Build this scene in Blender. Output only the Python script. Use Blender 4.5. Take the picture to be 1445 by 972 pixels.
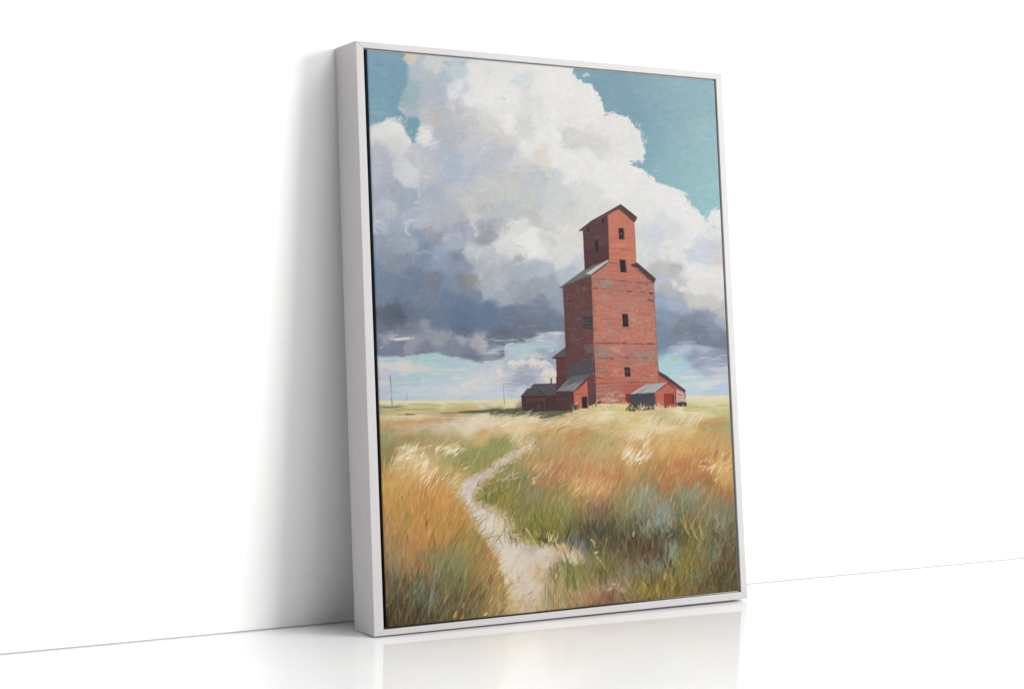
import bpy, bmesh, math
import numpy as np
from mathutils import Matrix, Vector

for o in list(bpy.data.objects):
    bpy.data.objects.remove(o)
scene = bpy.context.scene

# ------------------------------------------------------------------ camera
CAM = (-1.00655, -2.39624, 0.45234)
YAW, PITCH, ROLL, FPX = -0.50418, -0.0059, -0.00299, 2319.86
cy, sy = math.cos(YAW), math.sin(YAW)
cp, sp = math.cos(PITCH), math.sin(PITCH)
FWD = np.array([-sy * cp, cy * cp, sp])
R0 = np.array([cy, sy, 0.0])
U0 = np.cross(R0, FWD)
RT = R0 * math.cos(ROLL) + U0 * math.sin(ROLL)
UP = -R0 * math.sin(ROLL) + U0 * math.cos(ROLL)
cam_data = bpy.data.cameras.new('camera')
cam_data.sensor_width = 36.0
cam_data.lens = FPX * 36.0 / 1445.0
cam_data.clip_start = 0.05
cam_data.clip_end = 100.0
cam = bpy.data.objects.new('camera', cam_data)
scene.collection.objects.link(cam)
cam.matrix_world = Matrix([[RT[0], UP[0], -FWD[0], CAM[0]],
                           [RT[1], UP[1], -FWD[1], CAM[1]],
                           [RT[2], UP[2], -FWD[2], CAM[2]],
                           [0, 0, 0, 1]])
scene.camera = cam

# ------------------------------------------------------------------ world and lamps (studio)
world = bpy.data.worlds.new("World")
scene.world = world
world.use_nodes = True
bg = world.node_tree.nodes['Background']
bg.inputs[0].default_value = (0.97, 0.985, 1.0, 1)
bg.inputs[1].default_value = 0.06
scene.view_settings.view_transform = 'Standard'
scene.view_settings.look = 'None'
scene.view_settings.exposure = 0.0
scene.view_settings.gamma = 1.0


def softbox(name, loc, target, sx, sy_, energy, col=(1, 1, 1)):
    ld = bpy.data.lights.new(name, 'AREA')
    ld.shape = 'RECTANGLE'
    ld.size, ld.size_y = sx, sy_
    ld.energy = energy
    ld.color = col
    o = bpy.data.objects.new(name, ld)
    scene.collection.objects.link(o)
    o.location = loc
    d = Vector(target) - Vector(loc)
    o.rotation_euler = d.to_track_quat('-Z', 'Y').to_euler()
    return o


softbox('key_softbox', (6.6, -7.2, 2.3), (0.2, 0, 0.4), 3.7, 3.8, 775, (1.0, 0.993, 0.985))
softbox('overhead_softbox', (2.0, -2.9, 4.4), (0.8, -1.3, 0.0), 3.5, 2.6, 188, (1.0, 1.0, 1.0))
softbox('added_side_fill', (-4.5, -1.3, 0.9), (0, -0.1, 0.4), 1.2, 1.6, 26, (1.0, 0.99, 0.985))  # unseen fill, added to brighten the frame's left side face


# ------------------------------------------------------------------ helpers
def tag(o, label=None, cat=None, group=None, kind=None):
    if label: o['label'] = label
    if cat: o['category'] = cat
    if group: o['group'] = group
    if kind: o['kind'] = kind
    return o


def link_mesh(name, verts, faces, m, parent=None, smooth=False):
    me = bpy.data.meshes.new(name)
    me.from_pydata([tuple(v) for v in verts], [], faces)
    me.update()
    me.materials.append(m)
    o = bpy.data.objects.new(name, me)
    scene.collection.objects.link(o)
    if parent: o.parent = parent
    return o


def new_mat(name):
    m = bpy.data.materials.new(name)
    m.use_nodes = True
    return m, m.node_tree, m.node_tree.nodes['Principled BSDF']


def node(nt, typ, **kw):
    n = nt.nodes.new(typ)
    for k, v in kw.items():
        setattr(n, k, v)
    return n


# ------------------------------------------------------------------ setting: wall, floor
def wall_material():
    m, nt, b = new_mat('white_wall_paint')
    tc = node(nt, 'ShaderNodeTexCoord')
    n1 = node(nt, 'ShaderNodeTexNoise'); n1.inputs['Scale'].default_value = 2.0; n1.inputs['Detail'].default_value = 4
    r1 = node(nt, 'ShaderNodeValToRGB')
    r1.color_ramp.elements[0].color = (0.90, 0.895, 0.89, 1)
    r1.color_ramp.elements[1].color = (0.93, 0.928, 0.925, 1)
    n2 = node(nt, 'ShaderNodeTexNoise'); n2.inputs['Scale'].default_value = 260.0; n2.inputs['Detail'].default_value = 3
    bp = node(nt, 'ShaderNodeBump'); bp.inputs['Strength'].default_value = 0.06; bp.inputs['Distance'].default_value = 0.001
    L = nt.links.new
    L(tc.outputs['Object'], n1.inputs['Vector']); L(tc.outputs['Object'], n2.inputs['Vector'])
    L(n1.outputs['Fac'], r1.inputs['Fac']); L(r1.outputs['Color'], b.inputs['Base Color'])
    L(n2.outputs['Fac'], bp.inputs['Height']); L(bp.outputs['Normal'], b.inputs['Normal'])
    b.inputs['Roughness'].default_value = 0.85
    b.inputs['Specular IOR Level'].default_value = 0.15
    return m


def floor_material():
    m, nt, b = new_mat('glossy_white_floor')
    tc = node(nt, 'ShaderNodeTexCoord')
    n1 = node(nt, 'ShaderNodeTexNoise'); n1.inputs['Scale'].default_value = 1.5; n1.inputs['Detail'].default_value = 3
    r1 = node(nt, 'ShaderNodeValToRGB')
    r1.color_ramp.elements[0].color = (0.90, 0.90, 0.90, 1)
    r1.color_ramp.elements[1].color = (0.93, 0.93, 0.93, 1)
    n2 = node(nt, 'ShaderNodeTexNoise'); n2.inputs['Scale'].default_value = 30.0; n2.inputs['Detail'].default_value = 2
    mr = node(nt, 'ShaderNodeMapRange')
    mr.inputs['To Min'].default_value = 0.05; mr.inputs['To Max'].default_value = 0.09
    L = nt.links.new
    L(tc.outputs['Object'], n1.inputs['Vector']); L(tc.outputs['Object'], n2.inputs['Vector'])
    L(n1.outputs['Fac'], r1.inputs['Fac']); L(r1.outputs['Color'], b.inputs['Base Color'])
    L(n2.outputs['Fac'], mr.inputs['Value']); L(mr.outputs['Result'], b.inputs['Roughness'])
    b.inputs['IOR'].default_value = 1.45
    b.inputs['Specular IOR Level'].default_value = 0.16
    return m


SEAM = 0.0019


def box(x0, x1, y0, y1, z0, z1):
    v = [(x0, y0, z0), (x1, y0, z0), (x1, y1, z0), (x0, y1, z0), (x0, y0, z1), (x1, y0, z1), (x1, y1, z1), (x0, y1, z1)]
    f = [(0, 3, 2, 1), (4, 5, 6, 7), (0, 1, 5, 4), (1, 2, 6, 5), (2, 3, 7, 6), (3, 0, 4, 7)]
    return v, f


v, f = box(-9, 12, 0.0, 0.1, SEAM, 6.0)
tag(link_mesh('wall', v, f, wall_material()), kind='structure')
v, f = box(-9, 12, -9.0, 0.1, -0.1, 0.0)
tag(link_mesh('floor', v, f, floor_material()), kind='structure')
m, nt, b = new_mat('grey_joint_sealant')
nz = node(nt, 'ShaderNodeTexNoise'); nz.inputs['Scale'].default_value = 12.0
rr = node(nt, 'ShaderNodeValToRGB')
rr.color_ramp.elements[0].color = (0.5, 0.5, 0.5, 1)
rr.color_ramp.elements[1].color = (0.5, 0.5, 0.5, 1)
nt.links.new(nz.outputs['Fac'], rr.inputs['Fac']); nt.links.new(rr.outputs['Color'], b.inputs['Base Color'])
b.inputs['Roughness'].default_value = 0.8
v, f = box(-9, 12, 0.0008, 0.09, 0.0002, SEAM - 0.0001)
tag(link_mesh('floor_joint', v, f, m), kind='structure')

# ------------------------------------------------------------------ the leaning frame: local a (right), b (up), c (towards the room)
HH, DD, TH = 0.9, 0.07775, 0.07652
GAP = HH * math.sin(TH)
root = bpy.data.objects.new('framed_painting', None)
scene.collection.objects.link(root)
root.empty_display_size = 0.1
ex, eb, ec = Vector((1, 0, 0)), Vector((0, math.sin(TH), math.cos(TH))), Vector((0, -math.cos(TH), math.sin(TH)))
root.matrix_world = Matrix(((ex[0], eb[0], ec[0], 0), (ex[1], eb[1], ec[1], -GAP - 0.0012), (ex[2], eb[2], ec[2], 0.0), (0, 0, 0, 1)))
tag(root, 'white floater frame holding a painting of a red grain elevator, leaning against the white wall', 'painting')


def frame_material():
    m, nt, b = new_mat('white_painted_wood')
    tc = node(nt, 'ShaderNodeTexCoord')
    mp = node(nt, 'ShaderNodeMapping')
    mp.inputs['Scale'].default_value = (60, 60, 60)
    n1 = node(nt, 'ShaderNodeTexNoise'); n1.inputs['Scale'].default_value = 4.0; n1.inputs['Detail'].default_value = 6
    r1 = node(nt, 'ShaderNodeValToRGB')
    r1.color_ramp.elements[0].position = 0.3
    r1.color_ramp.elements[0].color = (FA * .975, FA * .95, FA * .952, 1)
    r1.color_ramp.elements[1].position = 0.7
    r1.color_ramp.elements[1].color = (FA * 1.02, FA * .995, FA * .998, 1)
    bp = node(nt, 'ShaderNodeBump'); bp.inputs['Strength'].default_value = 0.12; bp.inputs['Distance'].default_value = 0.0006
    L = nt.links.new
    at = node(nt, 'ShaderNodeAttribute'); at.attribute_name = 'grain'
    L(at.outputs['Vector'], mp.inputs['Vector']); L(mp.outputs['Vector'], n1.inputs['Vector'])
    L(n1.outputs['Fac'], r1.inputs['Fac']); L(r1.outputs['Color'], b.inputs['Base Color'])
    L(n1.outputs['Fac'], bp.inputs['Height']); L(bp.outputs['Normal'], b.inputs['Normal'])
    b.inputs['Roughness'].default_value = 0.45
    b.inputs['Specular IOR Level'].default_value = 0.3
    return m


FA = 0.475
FM = frame_material()
# corners TL, TR, BR, BL
OF = [(0.0008, 0.8986), (0.6883, 0.8998), (0.6895, -0.0020), (-0.0024, -0.0036)]      # outer, front plane
IF = [(0.0132, 0.8892), (0.6755, 0.8888), (0.6768, 0.0101), (0.0133, 0.0053)]       # opening, front plane
OB = [(-0.0003, 0.9050), (0.6883, 0.9030), (0.6895, 0.0003), (-0.0006, 0.0003)]     # outer, back plane
IB = [(0.0132, 0.8892), (0.6755, 0.8888), (0.6768, 0.0101), (0.0133, 0.0053)]
names = ['top', 'right', 'bottom', 'left']
for i in range(4):
    j = (i + 1) % 4
    V = []
    for (A, c) in ((OF, DD), (IF, DD), (IB, 0.0), (OB, 0.0)):
        V.append((A[i][0], A[i][1], c)); V.append((A[j][0], A[j][1], c))
    F = [(0, 1, 3, 2), (2, 3, 5, 4), (4, 5, 7, 6), (6, 7, 1, 0), (0, 2, 4, 6), (1, 7, 5, 3)]
    me = bpy.data.meshes.new('frame_rail')
    bm = bmesh.new()
    bv = [bm.verts.new(x) for x in V]
    for ff in F:
        bm.faces.new([bv[k] for k in ff])
    bmesh.ops.recalc_face_normals(bm, faces=bm.faces)
    mitres = [e for e in bm.edges if e.calc_length() < 0.03 and all(abs(q.co.z - DD) < 1e-5 for q in e.verts)]
    bmesh.ops.bevel(bm, geom=mitres, offset=0.0004, segments=1, profile=0.5, affect='EDGES')
    long_edges = [e for e in bm.edges if e.calc_length() > 0.3]
    bmesh.ops.bevel(bm, geom=long_edges, offset=0.0009, segments=3, profile=0.5, affect='EDGES')
    bm.to_mesh(me); bm.free()
    g = me.attributes.new('grain', 'FLOAT_VECTOR', 'POINT')
    hor = i % 2 == 0
    dat = np.array([(vv.co[0] * (0.06 if hor else 1), vv.co[1] * (1 if hor else 0.06), vv.co[2]) for vv in me.vertices], dtype=np.float32) + i
    g.data.foreach_set('vector', dat.ravel())
    me.materials.append(FM)
    o = bpy.data.objects.new('frame_rail', me)
    scene.collection.objects.link(o)
    o.parent = root
# pale rebate ledge the canvas is screwed to
m, nt, b = new_mat('pale_rebate_ledge')
nz = node(nt, 'ShaderNodeTexNoise'); nz.inputs['Scale'].default_value = 40.0
rr = node(nt, 'ShaderNodeValToRGB')
rr.color_ramp.elements[0].color = (0.52, 0.50, 0.495, 1)
rr.color_ramp.elements[1].color = (0.56, 0.545, 0.54, 1)
nt.links.new(nz.outputs['Fac'], rr.inputs['Fac']); nt.links.new(rr.outputs['Color'], b.inputs['Base Color'])
b.inputs['Roughness'].default_value = 0.8
v, f = box(0.0218, 0.6759, 0.0104, 0.8884, 0.050, DD - 0.0025 - 0.0028)
v2, f2 = box(0.0136, 0.0214, 0.0104, 0.8884, 0.048, 0.055)
f = f + [tuple(k + 8 for k in q) for q in f2]
link_mesh('ledge', v + v2, f, m, root)

# ------------------------------------------------------------------ the painting: colours laid stroke by stroke on the canvas mesh
CREC = 0.0025
CC = DD - CREC
CQ = [(0.0201, 0.8867), (0.6738, 0.8864), (0.6733, 0.0125), (0.0194, 0.0077)]       # canvas face corners TL TR BR BL
SAT = 0.85
CL = lambda *a: [(a[i], a[i + 1]) for i in range(0, len(a), 2)]
# canvas plane (a, b) <-> layout units in which the picture is drawn
def solve_h(src, dst):
    A = []; B = []
    for (x, y), (u, v_) in zip(src, dst):
        A.append([x, y, 1, 0, 0, 0, -u * x, -u * y]); B.append(u)
        A.append([0, 0, 0, x, y, 1, -v_ * x, -v_ * y]); B.append(v_)
    h = np.linalg.solve(np.array(A, float), np.array(B, float))
    return np.append(h, 1).reshape(3, 3)


LAY = [(517.3, 70.9), (1007.6, 114.4), (1041.7, 832.7), (545.2, 884.9)]
NW, NH = 840, 1100
RAS = [(0, 0), (NW - 1, 0), (NW - 1, NH - 1), (0, NH - 1)]
H_lr = solve_h(LAY, RAS)
H_rl = solve_h(RAS, LAY)
jj, ii = np.meshgrid(np.arange(NW), np.arange(NH))
den = H_rl[2, 0] * jj + H_rl[2, 1] * ii + 1
X = ((H_rl[0, 0] * jj + H_rl[0, 1] * ii + H_rl[0, 2]) / den).astype(np.float32)
Y = ((H_rl[1, 0] * jj + H_rl[1, 1] * ii + H_rl[1, 2]) / den).astype(np.float32)
rng = np.random.RandomState(7)


def to_r(x, y):
    d = H_lr[2, 0] * x + H_lr[2, 1] * y + 1
    return (H_lr[0, 0] * x + H_lr[0, 1] * y + H_lr[0, 2]) / d, (H_lr[1, 0] * x + H_lr[1, 1] * y + H_lr[1, 2]) / d


def vnoise(x, y, s, seed):
    r = np.random.RandomState(seed).rand(64, 64).astype(np.float32)
    u = x / s + 1000; w = y / s + 1000
    i0 = np.floor(u).astype(int); j0 = np.floor(w).astype(int)
    fu = u - i0; fw = w - j0
    fu = fu * fu * (3 - 2 * fu); fw = fw * fw * (3 - 2 * fw)
    a = r[j0 % 64, i0 % 64]; b_ = r[j0 % 64, (i0 + 1) % 64]; c = r[(j0 + 1) % 64, i0 % 64]; d = r[(j0 + 1) % 64, (i0 + 1) % 64]
    return ((a * (1 - fu) + b_ * fu) * (1 - fw) + (c * (1 - fu) + d * fu) * fw) * 2 - 1


def parse(s):
    out = []
    for t in s.split(';'):
        t = t.strip()
        if not t: continue
        out.append([float(q) for q in t.replace(',', ' ').split()])
    return np.array(out, np.float32)


def field(s, tau=5.0, warp=5.0, ws=16.0, seed=1):
    """colour patches round sample points, melted into each other by tau"""
    P = parse(s)
    st = 3
    xs = X[::st, ::st]; ys = Y[::st, ::st]
    wx = xs + warp * vnoise(xs, ys, ws, seed) + warp * .5 * vnoise(xs, ys, ws * .4, seed + 1)
    wy = ys + warp * vnoise(xs, ys, ws, seed + 2) + warp * .5 * vnoise(xs, ys, ws * .4, seed + 3)
    h, w = xs.shape
    D = np.sqrt((wx[..., None] - P[:, 0]) ** 2 + (wy[..., None] - P[:, 1]) ** 2)
    if P.shape[1] > 5: D = D / P[:, 5]
    D -= D.min(axis=2, keepdims=True)
    W = np.exp(-D / tau)
    C = (W @ P[:, 2:5]) / W.sum(axis=2, keepdims=True)
    # bilinear upsample
    fi = np.clip(np.arange(NH) / st, 0, h - 1.001); fj = np.clip(np.arange(NW) / st, 0, w - 1.001)
    i0 = fi.astype(int); j0 = fj.astype(int); a = (fi - i0)[:, None, None]; c = (fj - j0)[None, :, None]
    return ((C[i0][:, j0] * (1 - a) + C[i0 + 1][:, j0] * a) * (1 - c) + (C[i0][:, j0 + 1] * (1 - a) + C[i0 + 1][:, j0 + 1] * a) * c).astype(np.float32)


def bbox(pts, pad):
    q = np.array(pts, float)
    x0, x1, y0, y1 = q[:, 0].min() - pad, q[:, 0].max() + pad, q[:, 1].min() - pad, q[:, 1].max() + pad
    cs = [to_r(x0, y0), to_r(x1, y0), to_r(x1, y1), to_r(x0, y1)]
    us = [c[0] for c in cs]; vs = [c[1] for c in cs]
    a, b_ = max(0, int(min(us))), min(NW, int(max(us)) + 2)
    c, d = max(0, int(min(vs))), min(NH, int(max(vs)) + 2)
    return (slice(c, d), slice(a, b_)) if (a < b_ and c < d) else None


def sdist(pts, sl, wob=0.0, ws=6.0, seed=3):
    """signed distance to a polygon, positive inside"""
    x = X[sl]; y = Y[sl]
    if wob:
        x, y = x + wob * vnoise(x, y, ws, seed) + wob * .5 * vnoise(x, y, ws * .35, seed + 5), y + wob * vnoise(x, y, ws, seed + 1) + wob * .5 * vnoise(x, y, ws * .35, seed + 6)
    ins = np.zeros(x.shape, bool); dm = np.full(x.shape, 1e9, np.float32)
    n = len(pts)
    for k in range(n):
        x0, y0 = pts[k]; x1, y1 = pts[(k + 1) % n]
        dx, dy = x1 - x0, y1 - y0
        t = np.clip(((x - x0) * dx + (y - y0) * dy) / (dx * dx + dy * dy + 1e-9), 0, 1)
        dm = np.minimum(dm, (x - x0 - t * dx) ** 2 + (y - y0 - t * dy) ** 2)
        if y0 != y1:
            ins ^= ((y0 > y) != (y1 > y)) & (x < dx * (y - y0) / dy + x0)
    return np.where(ins, 1, -1) * np.sqrt(dm)


def sst(a, b_, x):
    t = np.clip((x - a) / (b_ - a), 0, 1)
    return t * t * (3 - 2 * t)


IMG = np.zeros((NH, NW, 3), np.float32)
HGT = np.zeros((NH, NW), np.float32)


def poly(pts, col, soft=0.35, wob=0.0, ws=6.0, seed=3, al=1.0, img=None):
    sl = bbox(pts, 3 + soft + wob * 2)
    if sl is None: return
    a = al * sst(-soft, soft, sdist(pts, sl, wob, ws, seed))[..., None]
    im = IMG if img is None else img
    c = col[sl] if isinstance(col, np.ndarray) and col.ndim == 3 else np.array(col, np.float32)
    im[sl] = im[sl] * (1 - a) + c * a


def pmask(pts, soft=0.35, wob=0.0, ws=6.0, seed=3):
    M = np.zeros((NH, NW), np.float32)
    sl = bbox(pts, 3 + soft + wob * 2)
    M[sl] = sst(-soft, soft, sdist(pts, sl, wob, ws, seed))
    return M


def stroke(pts, w0, w1, col, al=0.8, mask=None, br=0.35, tip=0.25, so=0.35, si=.55):
    """one brush stroke along a polyline: width w0 -> w1, streaked by the bristles"""
    sl = bbox(pts, max(w0, w1) + 1)
    if sl is None: return
    x = X[sl]; y = Y[sl]
    n = len(pts) - 1
    best = np.full(x.shape, 1e9, np.float32); T = np.zeros(x.shape, np.float32); S = np.zeros(x.shape, np.float32)
    for k in range(n):
        x0, y0 = pts[k]; x1, y1 = pts[k + 1]
        dx, dy = x1 - x0, y1 - y0; L2 = dx * dx + dy * dy + 1e-6
        t = np.clip(((x - x0) * dx + (y - y0) * dy) / L2, 0, 1)
        ex_ = x - x0 - t * dx; ey_ = y - y0 - t * dy
        d = ex_ * ex_ + ey_ * ey_
        m_ = d < best
        best = np.where(m_, d, best); T = np.where(m_, (k + t) / n, T)
        S = np.where(m_, (ex_ * dy - ey_ * dx) / math.sqrt(L2), S)
    d = np.sqrt(best)
    w = w0 + (w1 - w0) * T
    w = w * np.minimum(1, sst(-0.02, tip, T) * .75 + .25) * np.minimum(1, sst(-0.02, tip, 1 - T) * .75 + .25) * 0.5
    a = 1 - sst(w * si, w + so, d)
    if br > 0:
        ph = rng.rand() * 50
        bn = 0.5 + 0.5 * np.sin((S / max(w0, w1, .8)) * 19 + ph + 2 * np.sin(T * 3 + ph)) * np.cos(S * 5.1 + ph * 2)
        a = a * (1 - br * bn * (0.4 + 0.6 * T))
    else:
        bn = 0
    a = a * al
    if mask is not None: a = a * mask[sl]
    A = a[..., None]
    IMG[sl] = IMG[sl] * (1 - A) + np.array(col, np.float32) * A
    HGT[sl] = HGT[sl] * (1 - a) + a * (0.5 + 0.5 * bn) * min(1.0, max(w0, w1) / 3)


def at(F, x, y):
    u, v_ = to_r(x, y)
    return F[int(min(max(v_, 0), NH - 1)), int(min(max(u, 0), NW - 1))]


def arc(x, y, L, ang, bend=0.0, n=4):
    p = [(x, y)]
    for k in range(n):
        a = ang + bend * ((k + .5) / n - .5)
        x += L / n * math.cos(a); y -= L / n * math.sin(a)
        p.append((x, y))
    return p


# ---- sky
BLUE = field("""530,80,122,163,184;545,100,119,159,181;560,130,114,156,178;530,160,124,167,184;575,170,115,158,178;590,200,118,158,176;
820,105,118,162,176;840,130,116,158,176;870,140,124,160,176;900,160,116,156,175;930,140,130,168,181;960,130,138,173,183;1000,120,142,177,188;
920,200,123,167,180;960,200,140,178,188;1000,200,146,184,192;980,260,142,186,192;940,240,136,177,186;1005,280,143,190,195;900,220,120,166,180""", 14, 6, 25, 11)
CLOUD = field("""575,78,215,200,176;590,92,178,190,204;570,100,165,186,200;600,110,182,187,202;611,95,200,205,208;620,85,202,206,204;640,90,186,201,210;625,110,172,189,204;585,130,152,182,190;580,150,152,182,190;605,130,178,184,198;600,150,181,186,198;625,140,176,184,200;645,105,188,202,210;655,125,182,195,208;
575,165,172,182,196;600,165,190,190,198;610,165,190,184,180;625,155,172,190,198;640,150,190,192,200;650,120,222,222,220;670,110,224,223,220;690,100,220,220,218;640,135,215,216,218;660,140,225,224,222;680,130,228,227,224;700,130,228,227,224;
660,160,197,196,200;645,175,188,190,198;670,175,198,198,200;640,195,180,184,196;620,190,178,182,198;690,170,215,213,210;690,190,200,200,202;530,178,210,215,216;545,172,219,221,219;560,180,224,224,220;535,195,222,222,220;575,195,222,222,220;592,185,222,222,218;598,195,224,224,220;
560,205,205,210,208;563,222,200,206,206;530,212,185,188,198;540,225,176,182,196;583,212,192,194,202;590,225,190,192,200;605,212,185,190,202;625,215,172,184,202;640,230,172,184,204;660,220,190,194,204;675,205,196,198,204;
530,245,180,186,200;545,250,172,180,198;575,248,205,208,214;585,240,210,212,214;605,248,188,190,196;600,260,184,186,196;560,270,164,172,190;535,270,168,176,194;605,268,164,178,198;615,275,168,182,200;570,285,160,170,190;632,250,172,186,206;655,245,174,186,206;640,270,186,190,198;665,270,190,194,200;680,260,192,196,202;690,270,196,198,196;665,285,196,198,196;545,300,170,178,192;535,313,174,184,202;547,296,188,194,204;555,315,160,172,192;580,308,170,180,198;595,310,176,186,202;610,300,176,182,196;620,310,176,180,192;640,305,178,182,192;650,320,160,166,188;645,330,162,168,190;665,308,198,199,196;678,300,190,194,196;670,325,168,174,188;685,320,160,166,180;
530,335,150,160,184;545,345,150,158,178;540,360,140,150,172;555,335,150,162,180;565,345,150,164,184;575,345,160,166,178;575,365,134,142,164;560,375,136,144,164;590,335,140,154,180;603,328,160,160,176;613,342,146,150,170;600,355,122,142,172;620,358,150,164,188;640,345,162,175,194;625,370,140,158,184;610,380,132,148,174;640,375,136,146,170;648,360,130,140,162;655,375,138,148,170;662,352,185,194,202;675,355,190,195,200;670,370,170,180,192;685,375,168,177,188;
530,385,120,138,168;550,395,116,132,160;580,395,112,128,156;612,389,124,128,146;612,405,120,124,144;640,400,125,140,168;655,400,128,132,148;665,400,150,146,148;690,398,167,175,188;
710,95,222,221,218;740,95,228,225,222;780,100,230,227,223;805,105,226,226,224;745,115,208,214,216;700,110,226,224,220;760,120,228,225,220;800,120,230,227,223;750,145,218,217,213;720,135,226,225,222;780,150,228,226,223;820,140,228,224,220;840,140,228,226,222;700,160,226,225,222;695,180,212,210,208;737,175,208,208,206;745,180,214,213,210;765,170,224,223,221;810,170,225,223,220;720,175,228,227,224;810,198,208,206,201;835,195,210,207,202;845,205,208,208,206;850,180,226,222,218;880,190,225,222,218;895,205,222,220,216;870,210,222,220,217;770,190,228,227,225;700,205,190,194,202;715,200,206,206,208;690,225,184,190,200;720,215,184,190,204;730,225,205,208,212;763,222,222,212,200;790,225,228,227,225;740,210,226,226,224;830,225,226,225,223;700,245,190,194,200;730,240,195,196,198;760,250,190,198,204;780,250,196,202,206;800,245,225,224,222;850,245,228,226,223;
700,265,195,198,198;720,275,197,199,194;740,285,192,197,198;760,275,193,200,204;720,300,184,192,196;750,300,191,194,190;705,300,186,190,196;680,295,180,184,190;690,330,156,159,174;680,337,153,158,172;705,322,180,180,188;780,265,205,208,208;800,280,200,206,208;820,270,215,216,214;780,300,205,208,206;800,300,206,208,206;825,300,212,213,210;730,322,215,215,212;715,330,218,218,215;740,335,229,228,225;755,350,230,229,227;730,345,227,226,223;706,345,216,216,214;720,355,212,212,212;745,360,226,225,222;770,345,216,215,210;780,335,200,203,204;798,328,217,215,208;790,350,214,214,211;800,365,215,215,212;785,370,212,212,210;810,340,210,212,210;812,355,212,212,212;818,370,195,200,212;700,362,185,188,195;690,370,187,192,198;730,372,170,176,188;750,375,166,180,194;740,385,164,178,192;770,380,176,184,198;790,385,178,186,200;805,385,176,186,202;700,380,175,182,192;715,390,172,178,190;725,400,158,164,178;700,405,178,184,196;765,400,152,160,178;780,400,156,164,182;750,405,156,160,174;790,420,148,156,176;690,415,165,173,188;710,420,160,168,182;740,418,146,153,170;668,418,118,134,162;
540,415,118,132,158;570,410,112,128,156;600,415,118,130,152;560,445,90,97,118;550,452,95,103,125;575,440,104,116,140;600,435,107,122,148;630,420,108,124,154;660,425,102,120,152;690,437,104,120,150;620,460,107,121,149;650,450,97,115,147;690,450,102,118,148;720,444,108,121,150;740,438,114,124,150;760,435,120,130,154;770,450,113,123,146;735,452,107,115,141;650,470,97,109,137;700,475,99,107,131;740,474,107,112,132;770,465,109,117,141;540,465,110,120,142;580,465,120,126,148;
545,475,152,156,171;600,470,142,146,166;620,480,152,154,169;580,483,147,151,168;535,490,120,126,150;560,492,118,126,152;600,494,124,129,152;650,482,160,161,173;680,484,166,166,175;660,497,118,124,146;640,490,126,130,152;620,497,128,134,156;
880,240,228,226,223;920,260,226,224,221;950,290,226,225,223;910,300,222,221,218;940,320,208,214,218;930,330,200,207,214;925,340,196,204,216;950,332,209,212,212;960,300,226,225,223;990,320,226,225,222;1010,310,222,222,222;970,340,222,222,220;975,358,195,204,218;980,350,200,208,220;1003,352,192,202,220;1005,330,213,216,219;1015,362,207,202,196;905,330,205,210,210;905,350,212,214,212;940,355,216,217,215;950,365,220,220,218;915,365,206,209,210;938,372,192,190,188;950,380,182,182,182;930,380,186,185,184;970,375,222,221,219;990,385,226,224,221;1010,390,224,222,218;1000,372,200,206,216;935,395,180,188,204;925,400,172,184,204;955,400,190,192,200;985,405,218,216,212;1010,410,214,212,208;980,425,198,197,193;1000,428,196,196,194;1015,440,190,188,186;940,410,176,178,182;930,425,148,163,190;950,425,160,172,196;965,435,158,168,190;930,440,130,148,178;945,450,131,145,173;970,450,123,135,161;985,445,132,140,164;1005,445,140,152,180;1018,455,160,168,184;930,465,122,136,162;955,465,119,127,149;980,465,117,125,147;1010,465,128,138,163;935,480,118,132,160;960,480,126,136,158;990,478,117,125,149;1018,483,115,123,147""", 2.7, 5, 13, 21)
LOW = field("""765,472,196,200,208;785,470,204,207,211;775,476,160,166,184;790,477,150,156,176;752,476,150,158,178;705,495,176,182,196;545,506,160,192,204;580,505,160,194,202;605,508,160,196,202;620,505,165,200,202;640,512,165,196,204;670,515,180,200,210;590,530,162,196,204;560,535,165,196,206;620,530,170,200,208;650,530,178,200,212;540,517,210,206,200;570,517,212,208,202;595,520,205,206,204;540,526,188,190,202;548,548,180,190,205;560,560,176,198,216;600,560,182,202,216;620,545,190,205,216;660,560,182,202,218;700,560,186,204,218;740,560,192,202,214;
720,490,176,198,208;740,492,172,200,206;760,485,162,205,206;775,482,172,200,208;690,512,185,196,210;700,530,200,202,208;720,530,178,184,200;745,538,152,159,180;730,537,155,162,182;760,530,178,184,200;770,540,195,200,212;740,550,200,206,214;670,540,206,208,212;650,548,200,205,210;765,508,140,152,180;780,505,150,160,185;
950,492,155,173,202;970,490,172,188,206;990,492,160,176,200;933,495,122,138,166;975,500,130,140,168;1000,500,138,150,176;1018,500,130,140,166;940,510,160,200,212;960,510,158,200,210;935,520,160,205,212;983,512,137,147,174;1010,512,142,152,176;955,520,165,205,212;975,525,168,198,210;1000,522,160,175,198;1018,521,185,192,205;945,535,168,205,214;980,534,180,205,214;970,545,175,205,216;995,541,195,208,214;1010,538,200,206,212;960,550,180,205,218;1000,550,170,196,218;1015,548,180,196,216;960,556,196,208,220""", 4, 4, 12, 31)

cl_ = CLOUD.mean(axis=2, keepdims=True)
dk_ = 1 - sst(150, 205, cl_)
CLOUD = CLOUD + dk_ * np.array((-2, 1, -2), np.float32)
CLOUD = cl_ + (CLOUD - cl_) * (1 - .12 * (1 - dk_))
LOW = LOW * .96 + np.array((190, 206, 212), np.float32) * .04
IMG[:] = BLUE
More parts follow.
